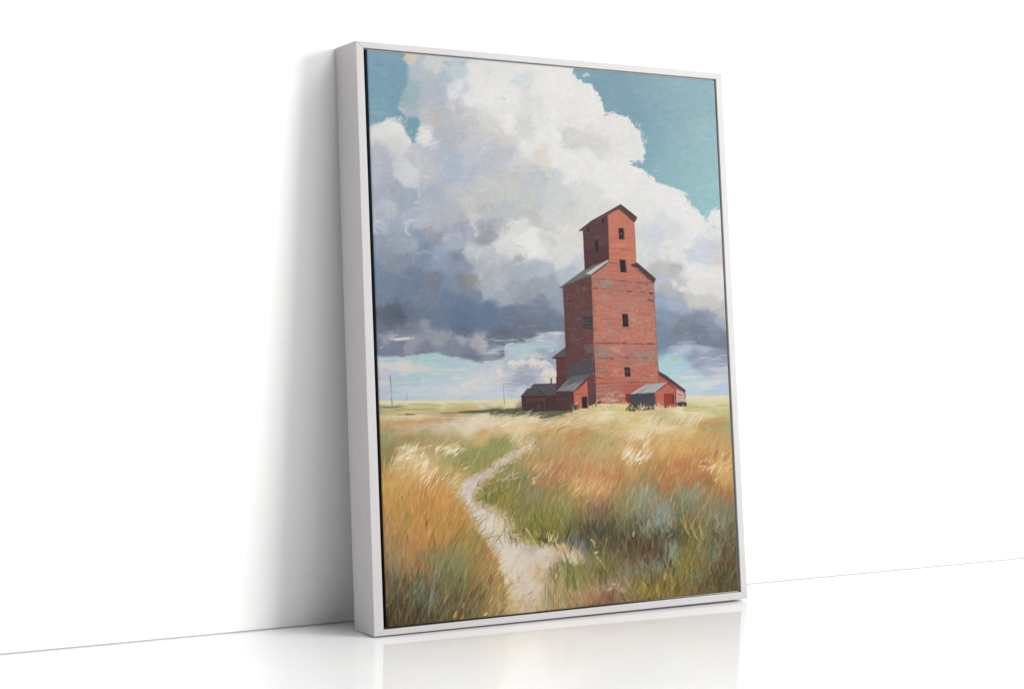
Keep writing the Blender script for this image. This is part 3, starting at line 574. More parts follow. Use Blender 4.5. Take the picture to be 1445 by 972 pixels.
GROUND = field("""550,568,222,210,162;600,568,216,205,152;650,567,211,202,152;700,568,222,208,158;722,573,226,206,152;550,577,168,166,118;600,573,196,190,135;560,583,202,186,108;600,580,190,178,115;650,580,206,180,116;700,581,104,112,82;730,580,92,102,78;765,585,90,98,75;650,583,160,150,100;545,590,206,196,150;580,588,220,202,156;620,590,192,162,116;660,588,216,192,152;545,597,196,152,100;580,596,206,152,96;640,597,216,196,166;560,602,202,168,112;600,603,206,182,146;660,600,222,206,176;550,608,155,156,106;600,610,165,156,106;640,606,190,180,136;700,595,223,200,158;730,600,226,200,152;680,592,228,212,186;745,592,228,206,166;760,600,216,186,126;
545,620,150,148,100;575,625,150,132,80;550,640,138,118,68;600,625,168,140,82;640,620,176,150,92;680,615,202,166,96;700,612,206,176,116;540,655,128,128,75;620,645,175,160,100;650,650,140,138,80;670,640,148,142,84;690,630,134,140,82;710,625,137,142,78;660,660,128,130,72;635,655,150,150,85;680,650,140,142,78;
560,650,200,166,102;575,645,214,192,144;600,660,212,184,130;590,670,205,162,92;550,680,196,152,76;570,700,196,146,73;560,720,188,136,68;600,690,193,142,71;620,680,196,146,76;640,670,200,166,106;600,720,190,127,61;630,700,200,142,71;640,720,190,132,63;645,690,186,162,102;
550,740,181,131,75;580,740,190,136,70;610,740,192,139,69;640,740,186,132,63;545,770,161,121,76;570,770,180,126,69;600,765,188,129,62;630,765,176,127,63;660,760,160,131,62;550,800,140,118,74;570,800,150,116,70;600,800,146,116,68;615,790,128,122,80;640,795,130,125,76;655,795,132,124,78;670,790,150,126,66;690,800,170,132,73;545,830,106,89,55;565,830,93,83,52;590,835,93,92,66;600,845,96,94,70;620,830,100,95,60;640,820,116,106,62;660,830,120,108,56;690,820,160,127,69;700,840,175,142,82;545,865,76,59,36;570,865,80,66,41;600,865,78,67,41;630,860,86,79,49;660,850,96,86,51;680,845,130,106,61;700,855,165,131,76;550,878,70,55,34;
770,610,196,162,102;800,600,206,177,122;850,590,225,206,156;830,583,211,191,131;880,590,215,196,131;900,582,210,191,121;950,590,210,191,131;990,585,215,201,141;1010,572,215,201,151;1020,580,190,181,111;980,578,196,186,116;1000,562,216,209,171;960,582,228,211,164;940,597,180,171,111;1000,597,190,152,86;1020,600,170,165,110;780,605,205,176,111;820,615,190,147,86;800,620,186,137,81;760,620,170,141,91;780,630,165,146,96;840,625,170,151,96;760,650,190,147,86;800,650,181,147,96;850,640,186,157,102;870,650,186,147,86;760,635,150,139,92;860,600,205,177,116;900,610,225,201,151;930,600,222,199,151;960,605,215,182,121;920,620,201,157,91;890,630,191,142,81;880,640,205,170,125;900,650,190,142,86;940,620,205,167,96;960,630,201,157,86;990,620,196,157,86;1010,610,190,152,91;1000,640,181,127,73;1020,630,190,152,91;970,660,180,117,66;950,650,186,127,73;920,670,160,121,71;940,680,165,112,63;990,660,186,122,71;1010,655,201,157,91;1020,670,196,157,86;1030,690,150,106,61;1000,680,150,102,61;980,685,165,112,66;
780,665,181,117,76;800,660,176,122,81;830,670,186,127,81;860,670,180,112,71;820,685,205,157,91;840,680,210,162,96;850,690,190,137,81;730,670,130,128,76;760,680,170,122,76;740,695,124,122,80;760,700,125,122,80;730,660,150,139,86;720,690,125,122,56;790,695,141,127,71;820,705,150,127,71;845,710,141,102,76;870,690,170,122,71;880,710,141,127,81;910,700,125,134,105;930,700,146,107,63;950,710,112,116,86;970,700,121,129,95;690,690,140,135,75;700,700,125,122,60;
730,725,120,116,60;740,740,125,121,55;760,730,130,126,51;780,740,125,121,46;800,730,130,123,58;820,735,125,113,60;840,735,130,106,71;860,730,125,106,65;740,755,125,115,60;770,755,118,109,46;800,758,98,94,46;820,745,105,96,56;835,752,74,70,50;850,750,80,76,52;870,755,78,74,50;880,745,100,94,64;860,770,88,75,46;840,775,85,85,70;815,765,82,96,110;880,770,70,62,43;
900,740,118,122,96;935,720,134,142,122;940,740,128,146,136;915,745,112,114,90;890,745,86,84,58;940,757,70,71,50;960,755,62,62,41;920,760,76,66,43;900,775,80,63,41;925,780,75,56,39;945,775,112,118,100;960,730,110,106,66;980,720,120,110,76;1000,720,130,116,81;1015,735,122,120,92;1020,750,95,86,56;1000,755,116,108,70;975,745,130,111,56;980,770,115,101,49;970,790,120,112,55;990,790,110,101,53;1000,790,110,106,76;1010,780,108,112,92;1025,790,88,75,46;1030,770,90,80,51;1020,815,75,66,39;1035,820,85,71,41;1000,815,112,93,51;985,825,110,89,48;960,815,118,105,46;940,815,110,95,43;920,800,102,98,76;905,800,105,86,60;935,795,98,98,80;900,815,115,105,60;915,830,125,106,41;895,830,120,101,60;880,810,120,112,82;940,835,120,101,46;885,835,140,116,81;870,835,135,92,59;
850,790,120,106,65;870,790,105,96,65;860,810,125,111,61;845,815,115,92,55;830,800,130,129,75;820,815,125,129,65;840,835,150,112,75;820,838,160,127,86;850,845,130,77,56;870,820,165,141,115;860,828,150,131,110;800,845,160,137,81;780,850,165,146,101;780,835,172,148,90;785,815,150,145,85;795,810,117,118,56;770,825,150,121,81;775,805,115,110,56;810,830,190,170,128""", 6.0, 7, 12, 91)
FAR = field(FAR_PTS, 2.2, 2, 12, 92)
fw_ = sst(604, 622, Y)[..., None]
GROUND = FAR * (1 - fw_) + GROUND * fw_
hz = [(500, 566.5), (545, 565.3), (600, 564.6), (700, 563.2), (760, 562.5), (830, 561.2), (900, 559.8), (960, 558.6), (1000, 557.8), (1060, 556.8), (1070, 920), (500, 920)]
poly(hz, GROUND, soft=.5, wob=.4, ws=14, seed=5)
gmask = pmask(hz, .5)
PATHP = [(741, 616.5), (747, 618), (749, 621), (744, 626), (733, 633), (715, 642), (703, 650), (692, 658), (678, 667), (662, 672), (652, 680), (647, 690), (648, 701), (653, 712), (661, 724), (667, 734), (672, 746), (684, 762), (695, 780), (703, 797), (708, 815), (712, 835), (714, 868), (786, 865), (779, 850), (775, 838), (774, 822), (777, 810), (783, 798), (792, 790), (800, 796), (808, 798), (816, 793), (822, 786), (820, 780), (810, 774), (796, 767), (780, 767), (762, 771), (742, 765), (724, 757), (717, 748), (719, 738), (708, 728), (692, 718), (676, 712), (667, 704), (668, 693), (678, 684), (690, 676), (700, 664), (718, 652), (736, 641), (750, 631), (754, 623), (751, 617.5), (744, 615)]
PATHC = field("""745,618,222,210,196;750,624,214,200,192;730,638,200,180,166;705,655,200,184,178;690,664,200,186,184;660,680,200,188,190;652,700,206,195,198;665,720,212,202,202;690,735,214,204,198;705,745,214,198,172;680,745,214,206,206;700,765,214,204,196;730,775,212,200,194;715,790,216,206,196;740,800,216,204,192;730,815,216,200,182;715,830,212,196,164;745,830,216,204,194;760,810,206,184,158;790,780,212,198,186;770,785,208,196,190;815,785,214,202,188;800,795,206,192,170;735,850,206,190,162;720,862,196,172,122;755,850,206,190,170;770,862,190,168,120;745,770,190,180,182;720,755,196,186,190;790,773,196,166,136""", 5, 4, 14, 131)
PATHC = PATHC + np.array((-3, -6, -15), np.float32) + 5 * vnoise(X, Y, 9, 301)[..., None] + 4 * vnoise(X, Y, 4, 302)[..., None]
poly(PATHP, PATHC, soft=1.6, wob=2.6, ws=5, seed=15)
pm = pmask(PATHP, 1.6, 2.6, 5, 15)
GB = IMG.copy()


def lean(x, y):
    """lean of the grass (radians from horizontal)"""
    if y < 600: a = 0.25 + (y - 575) * .008
    elif y < 660: a = .5 + (y - 600) * .0095
    else: a = 1.05 + min(y - 660, 120) * .0025
    if x < 720 and y > 640:
        t = (x - 540) / 160.0
        a = 1.33 - .55 * min(max(t, 0), 1) + min(y - 640, 160) * .0007
    return a


# flat far fields: level strokes
for n in range(1500):
    x = rng.uniform(528, 1040); y = 560 + rng.rand() * 48
    m_ = float(at(gmask[..., None], x, y)[0])
    if m_ < .9 or (740 < x < 970 and y < 582): continue
    c = at(GB, x, y) + rng.normal(0, 6) + rng.normal(0, 4, 3) * np.array([1, .6, .8])
    stroke(arc(x - 6, y, rng.uniform(8, 26), rng.normal(.03, .05), 0, 2), rng.uniform(.8, 2.2), .8, c, rng.uniform(.4, .8), mask=gmask, br=.3)
# sandy shoulder on the right of the path
poly(CL(668, 704, 684, 710, 706, 716, 724, 730, 728, 742, 745, 758, 770, 766, 800, 764, 822, 774, 832, 790, 816, 800, 800, 774, 770, 774, 742, 768, 722, 760, 712, 748, 714, 738, 700, 728, 680, 714), (200, 176, 132), soft=2.5, wob=3, ws=7, seed=17, al=.75)
poly(CL(770, 800, 784, 792, 800, 800, 806, 816, 800, 840, 780, 856, 764, 858, 764, 830), (184, 162, 122), soft=4, wob=4, ws=7, seed=18, al=.7)
poly(CL(800, 830, 840, 824, 875, 820, 880, 838, 850, 848, 800, 856), (168, 140, 104), soft=4, wob=4, ws=7, seed=19, al=.55)
GB = IMG.copy()
# path dabs
for n in range(420):
    x = rng.uniform(640, 830); y = rng.uniform(616, 862)
    if float(at(pm[..., None], x, y)[0]) < .7: continue
    c = at(GB, x, y) + rng.normal(0, 5) + rng.normal(0, 3, 3)
    if rng.rand() < .12: c = c + np.array([4, -4, -26])
    if rng.rand() < .12: c = c + np.array([-16, -16, -4])
    s_ = .5 + (y - 616) / 240
    stroke(arc(x - 5 * s_, y, rng.uniform(4, 14) * s_, rng.normal(.1, .35), rng.normal(0, .4), 3), rng.uniform(1.5, 3.5) * s_, 1.2 * s_, c, rng.uniform(.35, .7), mask=pm, br=.6)
dabs("""728,750,26,-6,0,3,196,170,110,.6;720,742,18,-10,0,3,206,178,112,.6;735,757,20,-12,0,2.4,150,150,165,.6;685,715,9,10,0,3,150,155,175,.7;690,720,16,-10,0,2.4,214,182,110,.7;700,715,14,-30,0,3,212,182,112,.7;712,728,12,-40,0,3,200,170,100,.6;
700,722,16,-10,0,2,190,140,90,.5;760,800,12,-80,0,4,200,170,110,.6;757,802,7,80,0,5,206,168,104,.5;765,786,28,4,-10,4,190,168,148,.6;768,790,20,8,0,3,186,160,140,.5;785,774,26,-4,0,4,196,166,132,.6;790,771,30,-10,0,2.4,200,160,118,.6;780,762,46,-6,-10,4,110,120,125,.6;800,764,28,-20,0,5,92,104,118,.7;812,768,22,-40,0,6,84,96,110,.8;
820,775,16,-50,0,4,110,116,125,.7;745,838,8,35,0,2.2,165,145,70,.7;730,812,8,-70,0,2.4,140,135,95,.5;728,820,14,-10,0,3,178,170,130,.5;760,822,10,40,0,1,130,115,105,.6;765,818,12,38,0,1,120,110,105,.6;778,840,14,80,0,6,206,178,110,.7;785,830,14,70,0,7,204,176,104,.8;805,833,14,-20,-40,9,196,186,128,.85;800,836,16,0,0,5,206,194,142,.7;
782,818,16,85,0,7,204,188,132,.8;765,850,18,20,20,4,150,150,150,.6;770,846,16,60,0,4,138,138,140,.6;812,845,12,-30,0,3,160,170,206,.8;820,849,6,0,0,3,150,165,215,.8;775,852,20,10,0,2,200,165,115,.7;795,850,30,6,0,2.4,204,178,110,.7;""")

# building helpers


def face(pts, col, n, jit, ang=0.0, accents=(), wmax=1.8, lmax=12, sd=1, al=.55):
    col = np.array(col, np.float32)
    poly(pts, col, soft=.45, wob=.25, ws=5, seed=sd)
    M = pmask(pts, .45, .25, 5, sd)
    q = np.array(pts); x0, y0 = q.min(0); x1, y1 = q.max(0)
    for k_ in range(n):
        x = rng.uniform(x0 - 2, x1); y = rng.uniform(y0, y1)
        c = col + rng.normal(0, jit) * np.array([1, .85, .8]) + rng.normal(0, jit * .35, 3)
        if len(accents) and rng.rand() < .22:
            c = np.array(accents[rng.randint(len(accents))]) + rng.normal(0, jit * .5, 3)
        L = rng.uniform(2, lmax)
        stroke(arc(x, y, L, ang + rng.normal(0, .06), 0, 2), rng.uniform(.7, wmax), rng.uniform(.5, wmax * .8), c, rng.uniform(.3, 1) * al * 1.3, mask=M, br=.4)
    return M


GREYS = [(150, 138, 130), (128, 138, 132), (206, 140, 118), (170, 80, 62), (215, 128, 98)]
BM_ = np.maximum(pmask(CL(833.6, 388.5, 859, 368, 897.5, 370, 922, 399, 931, 568, 842, 569.5)), pmask(CL(822, 325, 857, 303, 872, 296, 894, 314, 897, 371, 859, 369, 824, 381)))
BM_ = np.maximum(BM_, pmask(CL(793.3, 405.5, 833.6, 388, 840.5, 569, 815, 570, 799, 556)))
DGREY = [(78, 72, 80), (120, 48, 42), (92, 80, 84), (74, 56, 62)]
# ground shade by the buildings
poly(CL(650, 583, 676, 579, 700, 576.5, 735, 575, 785, 578, 812, 575, 806, 582, 790, 585, 776, 588, 768, 590.5, 752, 588, 742, 584.5, 720, 585, 704, 586, 690, 583, 668, 584), (88, 94, 72), soft=1, wob=1.2, ws=8, seed=8, al=.9)
for n in range(120):
    x = rng.uniform(690, 795); y = rng.uniform(577, 588)
    stroke(arc(x, y, rng.uniform(3, 9), rng.normal(.1, .2), 0, 2), 1.6, .8, np.array((92, 98, 74)) + rng.normal(0, 12) + rng.normal(0, 5, 3), .5)
# far left sheds
face(CL(735, 559, 744, 553, 770, 556, 785, 556, 800, 553, 800, 580, 785, 579.5, 750, 580.5, 736.5, 579), (68, 46, 46), 120, 9, 0, DGREY, 2, 8)
face(CL(741, 562, 757, 560.5, 771, 560, 771, 567.5, 744, 567.5), (96, 52, 48), 24, 10, 0, (), 1.6, 7)
face(CL(741, 568, 753, 567.5, 754, 579.5, 742, 579.5), (66, 46, 48), 14, 8, 1.5, (), 1.4, 6)
dabs("""758,579,11,88,0,1.6,88,72,74,.9;761,579,11,88,0,1,100,92,96,.8;764,568,12,-62,0,1.3,72,44,44,.9;768,579,11,90,0,1,104,84,86,.7;749,568,22,2,0,1.6,56,44,48,.9;741,563,3,-80,0,2.6,56,42,46,.8;771,579,17,90,0,1.6,66,42,44,.8""")
face(CL(743, 553, 752, 541.8, 785.5, 541, 786, 556.5, 772, 558.5, 762, 554), (82, 76, 81), 40, 6, .0, ((100, 94, 98), (66, 62, 68)), 1.6, 9)
face(CL(734, 559.3, 743.5, 548.2, 754, 548.5, 764, 553, 772, 558.3), (74, 72, 78), 30, 6, .9, ((96, 94, 98), (60, 58, 66)), 1.4, 6)
dabs("""735,559.6,37,0,0,1.3,46,38,42,.9;743,548,12,-2,0,1,96,90,92,.8;751.8,542,34,1,0,1,52,46,50,.9;758,549,13,-38,0,1.4,56,52,58,.9;777.3,541.5,8,91,0,1.9,96,52,44,.95;776.4,533.6,3,0,0,1,70,50,50,.9;721,577.5,16,2,0,2,118,84,58,.9;726,576,10,2,0,1.2,88,60,50,.9;722,579,16,0,0,2,70,72,60,.8""")
# annex left of the big tower
face(CL(784, 505, 800, 501, 802, 549, 786, 556), (100, 52, 50), 60, 9, 1.5, DGREY, 1.6, 9)
face(CL(784, 532, 801, 530, 802, 549, 785, 556), (84, 50, 54), 20, 7, 1.5, DGREY, 1.6, 7, al=.4)
face(CL(778.6, 505, 797.8, 490, 799.5, 503.5), (86, 82, 84), 16, 6, .7, ((104, 96, 92),), 1.4, 7)
dabs("778.6,505.6,21.5,4,0,1.6,54,40,42,.95;778.6,505,24,38,0,.9,70,58,58,.9;797,492,4,60,0,1.6,60,48,52,.9")
# big tower: shaded side and lit front
SIDE = face(CL(793.3, 405.5, 800, 400, 833.6, 388, 836, 440, 837.5, 500, 840.5, 569, 815, 570, 799.6, 556, 797, 480, 795.5, 440), (98, 60, 58), 520, 10, 0.12, DGREY + [(128, 70, 62), (110, 78, 78)], 2.4, 12)
face(CL(799.5, 514, 812, 514, 820, 507, 838, 503, 839, 528, 810, 540, 799.5, 545), (80, 72, 78), 70, 6, .1, ((92, 84, 90), (100, 70, 70)), 2.4, 9, al=.6)
face(CL(823, 486, 837, 484, 838, 496, 826, 499), (104, 84, 88), 10, 6, .1, (), 2, 6, al=.5)
dabs("""798,431,14,95,0,5,100,78,80,.45;799,455,10,90,0,5,98,76,80,.4;806,480,18,95,0,4,98,76,82,.35;815,415,10,100,0,1.4,122,90,92,.5;822,414,12,75,0,1.2,120,92,96,.5;800,424,10,85,0,2,90,96,88,.5;805,434,6,85,0,1.6,84,98,84,.7;815,438,5,90,0,2,78,104,80,.7;822,508,4,20,0,2.4,76,110,84,.8;813,473,8,60,0,1.2,140,62,50,.5;
798,489,18,8,0,1.2,66,48,50,.9;816,486,22,5,0,1,70,50,52,.85;799,489,4,60,0,1.4,56,44,48,.9;812,480,12,20,0,2,110,82,84,.4;804,420,26,3,0,.8,92,52,50,.6;""")
# louvred opening
poly(CL(821, 449.5, 835.6, 446, 836.5, 462.5, 822, 465), (62, 56, 60), .4)
dabs("821,453,15,12,0,1,92,84,84,.8;822,458,14,10,0,1,88,80,80,.8;822,462,14,8,0,1,90,82,80,.8;821,449.7,15,13,0,1,46,36,40,.9;825,465,11,8,0,1.2,48,36,40,.9")
FR = CL(833.6, 388.5, 846, 379.5, 859, 368, 897.5, 370, 909, 380, 922, 399, 924.2, 440, 926.4, 480, 928.8, 527, 931, 568, 920, 569, 842, 569.5, 840, 540, 837.5, 490, 835.5, 440)
M = face(FR, (188, 110, 92), 700, 9, 0.015, GREYS, 2.6, 18, al=.4)
for (pts, c) in ((CL(836, 395, 860, 398, 905, 402, 923, 406, 923.5, 424, 880, 420, 850, 416, 836, 408), (178, 104, 86)),
                 (CL(838, 490, 925, 492, 926.5, 512, 900, 514, 838.5, 510), (174, 108, 94)),
                 (CL(839, 512, 928.5, 514, 929, 540, 840.5, 542), (190, 98, 78)),
                 (CL(841, 542, 880, 541, 885, 568, 842, 569), (172, 96, 80)),
                 (CL(878, 541, 930, 540, 931, 568, 882, 568), (170, 74, 62))):
    face(pts, c, 90, 10, .01, GREYS, 2.4, 12, al=.5) if 0 else poly(pts, c, soft=3, wob=2, ws=8, seed=int(pts[0][0]), al=.55)
for n in range(1150):
    x = rng.uniform(834, 930); y = rng.uniform(390, 566)
    c = IMG[int(to_r(x, y)[1]), int(min(NW - 1, to_r(x, y)[0]))] + rng.normal(0, 9) * np.array([1, .9, .85])
    r_ = rng.rand()
    if 410 < y < 440 or 488 < y < 520 or y > 545 or y < 410:
        if r_ < .20: c = np.array((158, 138, 126)) + rng.normal(0, 9)
        elif r_ < .27: c = np.array((122, 136, 126)) + rng.normal(0, 8)
    if r_ > .90: c = np.array((212, 146, 122)) + rng.normal(0, 7)
    elif r_ > .84: c = np.array((172, 82, 64)) + rng.normal(0, 6)
    elif r_ > .80: c = np.array((166, 136, 122)) + rng.normal(0, 6)
    stroke(arc(x, y, rng.uniform(3, 20), rng.normal(.01, .04), 0, 2), rng.uniform(.7, 2.8), .8, c, rng.uniform(.15, .5), mask=M, br=.5, so=.6)
dabs("""849,402,12,-6,0,3.4,122,140,120,.7;854,406,9,0,0,1.4,70,140,110,.8;846,400,20,-4,0,1.6,136,140,126,.6;837,401,9,-5,0,3,150,134,118,.6;872,402,10,-10,0,4,150,118,108,.6;898,403,8,30,0,4,148,112,100,.5;911,403,6,60,0,4,120,92,84,.6;870,410,6,10,0,3,168,120,108,.5;
852,408,10,-85,0,4,168,128,106,.5;838,425,14,-5,0,1.2,150,110,90,.6;860,425,16,-85,0,5,180,88,68,.35;880,395,14,-80,0,4,176,88,70,.4;866,388,14,-80,0,3,176,88,70,.35;842,392,14,30,0,3,150,130,118,.4;850,386,8,30,0,2,165,140,128,.4;
842,477,12,5,0,3,150,136,124,.6;855,473,16,3,0,2.6,156,134,122,.55;905,470,16,85,0,6,190,128,108,.5;916,478,8,60,0,3,196,140,118,.5;866,439,12,5,0,3,176,128,112,.4;912,455,12,85,0,4,180,130,114,.4;
841,494,16,-3,0,5,146,130,120,.65;845,499,12,-4,0,4,140,134,122,.6;861,492,14,0,0,4,204,140,122,.6;870,498,10,0,0,5,196,136,120,.5;886,493,12,20,0,4,160,134,122,.55;895,500,26,-4,0,5,150,132,120,.6;905,505,18,-4,0,4,150,128,116,.55;884,506,10,8,0,3,150,138,128,.55;
843,523,10,-4,0,2.4,120,140,130,.7;855,521,8,-70,0,4,140,120,114,.5;850,511,8,0,0,2.4,104,128,104,.6;890,512,6,0,0,2,120,130,120,.6;862,554,6,8,0,2.4,128,140,132,.7;848,553,10,0,0,2,196,120,96,.6;
843,558,40,4,0,3,168,94,78,.5;842,565,30,4,0,5,200,150,128,.6;846,566,14,30,0,3,206,158,132,.6;857,561,10,-35,0,1.6,180,190,170,.8;862,566,10,10,0,2,190,196,170,.8;852,563,10,-30,0,2,196,160,140,.7;876,545,12,-85,0,4,178,84,68,.6""")
dabs("""836,393.4,30,-3,0,.9,96,60,56,.85;865,395.5,34,-4.5,0,1.1,92,56,54,.9;898,398.5,14,-6,0,1.1,86,56,56,.9;911,399.5,10,-2,0,.8,120,70,62,.7;836,407.4,22,-2,0,.9,110,70,60,.8;836,407,6,0,0,1.2,76,60,56,.8;858,409,14,-4,0,.8,130,80,70,.7;
883.5,411.3,9,0,0,1.5,70,54,50,.9;903,411.6,6,-6,0,1.3,90,60,52,.8;914,412.5,8,-12,0,1.5,56,60,58,.9;916,414.5,5,-5,0,1.4,60,60,58,.85;913,423,10,-18,0,1.6,66,62,60,.85;835,424,8,-25,0,1.2,80,70,66,.7;870,411,12,-2,0,.7,140,86,74,.6;
842,483.6,7,-3,0,1.5,66,58,56,.9;850,484.3,5,-2,0,1.4,66,58,56,.9;838,484,88,-1,0,.8,104,62,56,.8;856,484.3,20,-1,0,1.3,76,60,56,.85;878,484.5,6,-4,0,1.4,62,54,54,.9;890,485,12,-1,0,1,90,60,54,.8;903,484.7,5,-14,0,1.6,52,50,52,.9;910,485.3,14,-2,0,1.6,56,52,54,.9;
838,504,26,-5,0,1.1,84,62,58,.85;860,505.3,6,-3,0,1.4,66,54,54,.8;870,504,45,-1,0,.7,130,80,70,.7;882,504.5,5,-10,0,1.5,76,64,60,.85;897,505,5,-3,0,1.3,80,68,62,.8;908,505.2,6,4,0,1.6,66,60,58,.85;918,505.5,5,4,0,1.5,66,58,56,.85;924,511.8,2,0,0,2,50,48,52,.9;
839,519,16,-1,0,.9,150,92,76,.7;840,540.8,40,2,0,.9,110,62,54,.8;880,539.5,50,1,0,.8,130,70,60,.75;886,540,10,1,0,1.2,86,60,56,.8;903,530,20,-4,0,.8,140,80,66,.7;840,532,30,0,0,.6,150,84,70,.6;850,430,60,0,0,.5,150,88,74,.5;846,450,30,-1,0,.5,150,88,74,.5;884,464,4,0,0,1.4,96,128,96,.8;876,463,3,30,0,1,120,90,80,.7""")
# side/front corner line, dark lower corner
dabs("833.8,389,50,-88.5,0,1,92,58,56,.8;835.2,438,60,-88,0,1,84,58,58,.8;837.3,497,72,-87.6,0,1.5,60,54,62,.9;836.8,470,14,-88,0,1.4,110,110,108,.6;839.5,540,28,-88,0,1.3,64,76,90,.8;924,440,60,-87.6,0,.8,110,62,58,.5;928,515,26,-87,0,.9,80,52,54,.6;921.8,402,40,-88,0,.7,120,70,64,.5")
for (x, y, rx, ry, c, n_) in ((850, 499, 9, 8, (150, 136, 126), 26), (868, 494, 8, 6, (206, 148, 128), 20), (905, 502, 18, 8, (152, 136, 124), 34), (852, 400, 14, 6, (150, 138, 124), 30), (908, 410, 12, 8, (156, 124, 108), 26), (862, 470, 16, 8, (172, 140, 124), 26), (915, 466, 7, 22, (180, 138, 120), 30), (880, 430, 30, 8, (180, 130, 112), 30), (862, 556, 18, 8, (190, 150, 130), 40), (846, 528, 8, 12, (150, 122, 114), 24), (890, 448, 20, 14, (190, 142, 124), 60), (850, 455, 10, 30, (178, 132, 116), 40), (905, 530, 16, 12, (178, 126, 112), 40), (868, 525, 14, 12, (196, 138, 118), 40), (900, 396, 12, 10, (184, 120, 100), 20), (850, 420, 12, 14, (176, 128, 112), 30), (876, 316, 10, 8, (196, 132, 110), 14), (820, 440, 14, 30, (92, 78, 82), 60), (812, 475, 12, 14, (100, 82, 84), 30), (816, 410, 16, 8, (108, 84, 84), 24), (836, 360, 12, 10, (84, 60, 64), 20), (877, 345, 14, 6, (206, 152, 124), 18), (872, 362, 10, 6, (176, 140, 124), 12), (905, 560, 20, 6, (160, 84, 72), 20), (842, 440, 5, 40, (214, 118, 88), 40), (884, 392, 16, 8, (206, 104, 80), 24), (842, 540, 5, 20, (216, 112, 84), 26), (900, 478, 24, 7, (204, 128, 104), 26), (856, 512, 16, 6, (204, 100, 78), 20), (922, 525, 5, 30, (206, 112, 84), 20), (864, 310, 8, 8, (214, 126, 96), 16), (888, 330, 6, 14, (204, 112, 86), 16), (812, 428, 10, 14, (128, 62, 52), 24), (828, 470, 8, 20, (124, 66, 56), 24), (810, 500, 8, 8, (122, 58, 52), 16)):
    for k_ in range(n_):
        x1 = rng.normal(x, rx * .55); y1 = rng.normal(y, ry * .55)
        stroke(arc(x1, y1, rng.uniform(2, 8), rng.normal(0, .15) if rng.rand() < .8 else 1.5, 0, 2), rng.uniform(1.2, 3), 1, np.array(c) + rng.normal(0, 8), rng.uniform(.4, .8), mask=BM_, br=.5, so=.5)
# roofs of the big tower
poly(CL(788.8, 406.8, 800, 398.5, 824, 380.5, 858.8, 365.5, 859.3, 370, 848, 378, 833.5, 389.5, 815, 397, 800, 403.5), (108, 110, 110), .4)
for n in range(26):
    x = rng.uniform(796, 848); y = 404 - (x - 796) * .62 + rng.uniform(-5, 3)
    stroke(arc(x, y, rng.uniform(4, 10), .62, 0, 2), 1.2, .8, np.array((106, 108, 110)) + rng.normal(0, 10), .5, mask=pmask(CL(788.8, 406.8, 800, 398.5, 824, 380.5, 858.8, 365.5, 859.3, 370, 833.5, 389.5, 800, 403.5), .4))
poly(CL(826, 386, 840, 376.5, 857, 367, 858, 369.5, 846, 378, 833, 387.5), (186, 186, 186), .5)
dabs("788.8,407,48,23,3,1.5,88,54,48,.95;832.5,389.5,33,38,6,1.5,104,56,48,.9;789,406.3,44,36,0,.8,82,62,56,.85;824,381,38,24,0,.8,70,56,58,.9;840,384,22,38,0,1.4,96,54,50,.8")
poly(CL(889.5, 373.7, 898.5, 370.5, 925, 393.3, 922.5, 400, 911, 391, 899, 378.5, 893, 377), (84, 56, 58), .4)
dabs("897.5,371,36,-40.3,0,1.2,56,42,46,.95;889,374.3,9,0,0,1.4,60,46,46,.9;893,378.5,37,-37,0,1.2,164,84,72,.7;896,378,28,-37,0,1.4,100,62,60,.6")
# upper tower
face(CL(821.8, 325, 857, 303, 859.2, 365.5, 840, 373, 824.3, 381), (92, 58, 58), 170, 8, .1, [(86, 66, 74), (120, 58, 52), (92, 76, 84), (80, 52, 56)], 2, 10)
face(CL(824, 352, 858.5, 345, 859, 365.5, 840, 373, 824.3, 381), (84, 51, 51), 26, 6, .2, (), 1.6, 8, al=.5)
M = face(CL(857, 303.5, 864, 298.5, 872.8, 295, 883, 303, 894, 314, 895.5, 340, 897.5, 371, 880, 372, 859.3, 369), (200, 112, 88), 240, 10, .01, [(216, 140, 116), (178, 92, 72), (160, 140, 128), (214, 158, 130)], 1.8, 10)
dabs("""861,318,8,5,0,3,170,140,126,.5;866,303.5,8,0,0,1.2,170,160,150,.7;860,323,34,-3,0,.9,170,84,68,.7;861,336,32,0,0,3,190,92,70,.5;860,351,34,-3,0,.8,150,76,62,.8;874,352,10,-3,0,1,120,70,60,.8;880,344,5,0,0,1.6,110,140,112,.7;862,346,30,0,0,3,208,150,112,.5;866,362,4,80,0,2.4,150,120,110,.6;
859,371.2,13,-3,0,1,96,56,52,.85;892,330,3,70,0,1.4,130,110,100,.6;884,362,10,0,0,3,206,120,94,.5;857.3,304,62,-88.3,0,1,120,66,62,.7;894.4,315,56,-87,0,.8,110,62,58,.6""")
poly(CL(816, 325.5, 834, 311.5, 875.5, 288.6, 898.7, 306.8, 894.3, 314.8, 884, 305, 873, 295.8, 864, 299, 857, 304, 838, 315, 822, 325), (92, 60, 62), .4)
dabs("815.8,325.6,70,32,-3,1.2,70,50,52,.95;816,325.5,8,2,0,1.4,100,60,52,.9;875.3,288.8,29,-38,0,1.2,66,48,50,.95;857,303.6,18,28,0,1,150,80,66,.8;876,297,24,-42,0,1.4,112,66,62,.8;840,311,38,29,0,.8,120,110,108,.5;895,313.5,6,60,0,1.2,110,60,54,.8")


def window(pts, lines):
    poly(pts, (40, 36, 42), .35)
    dabs(lines)


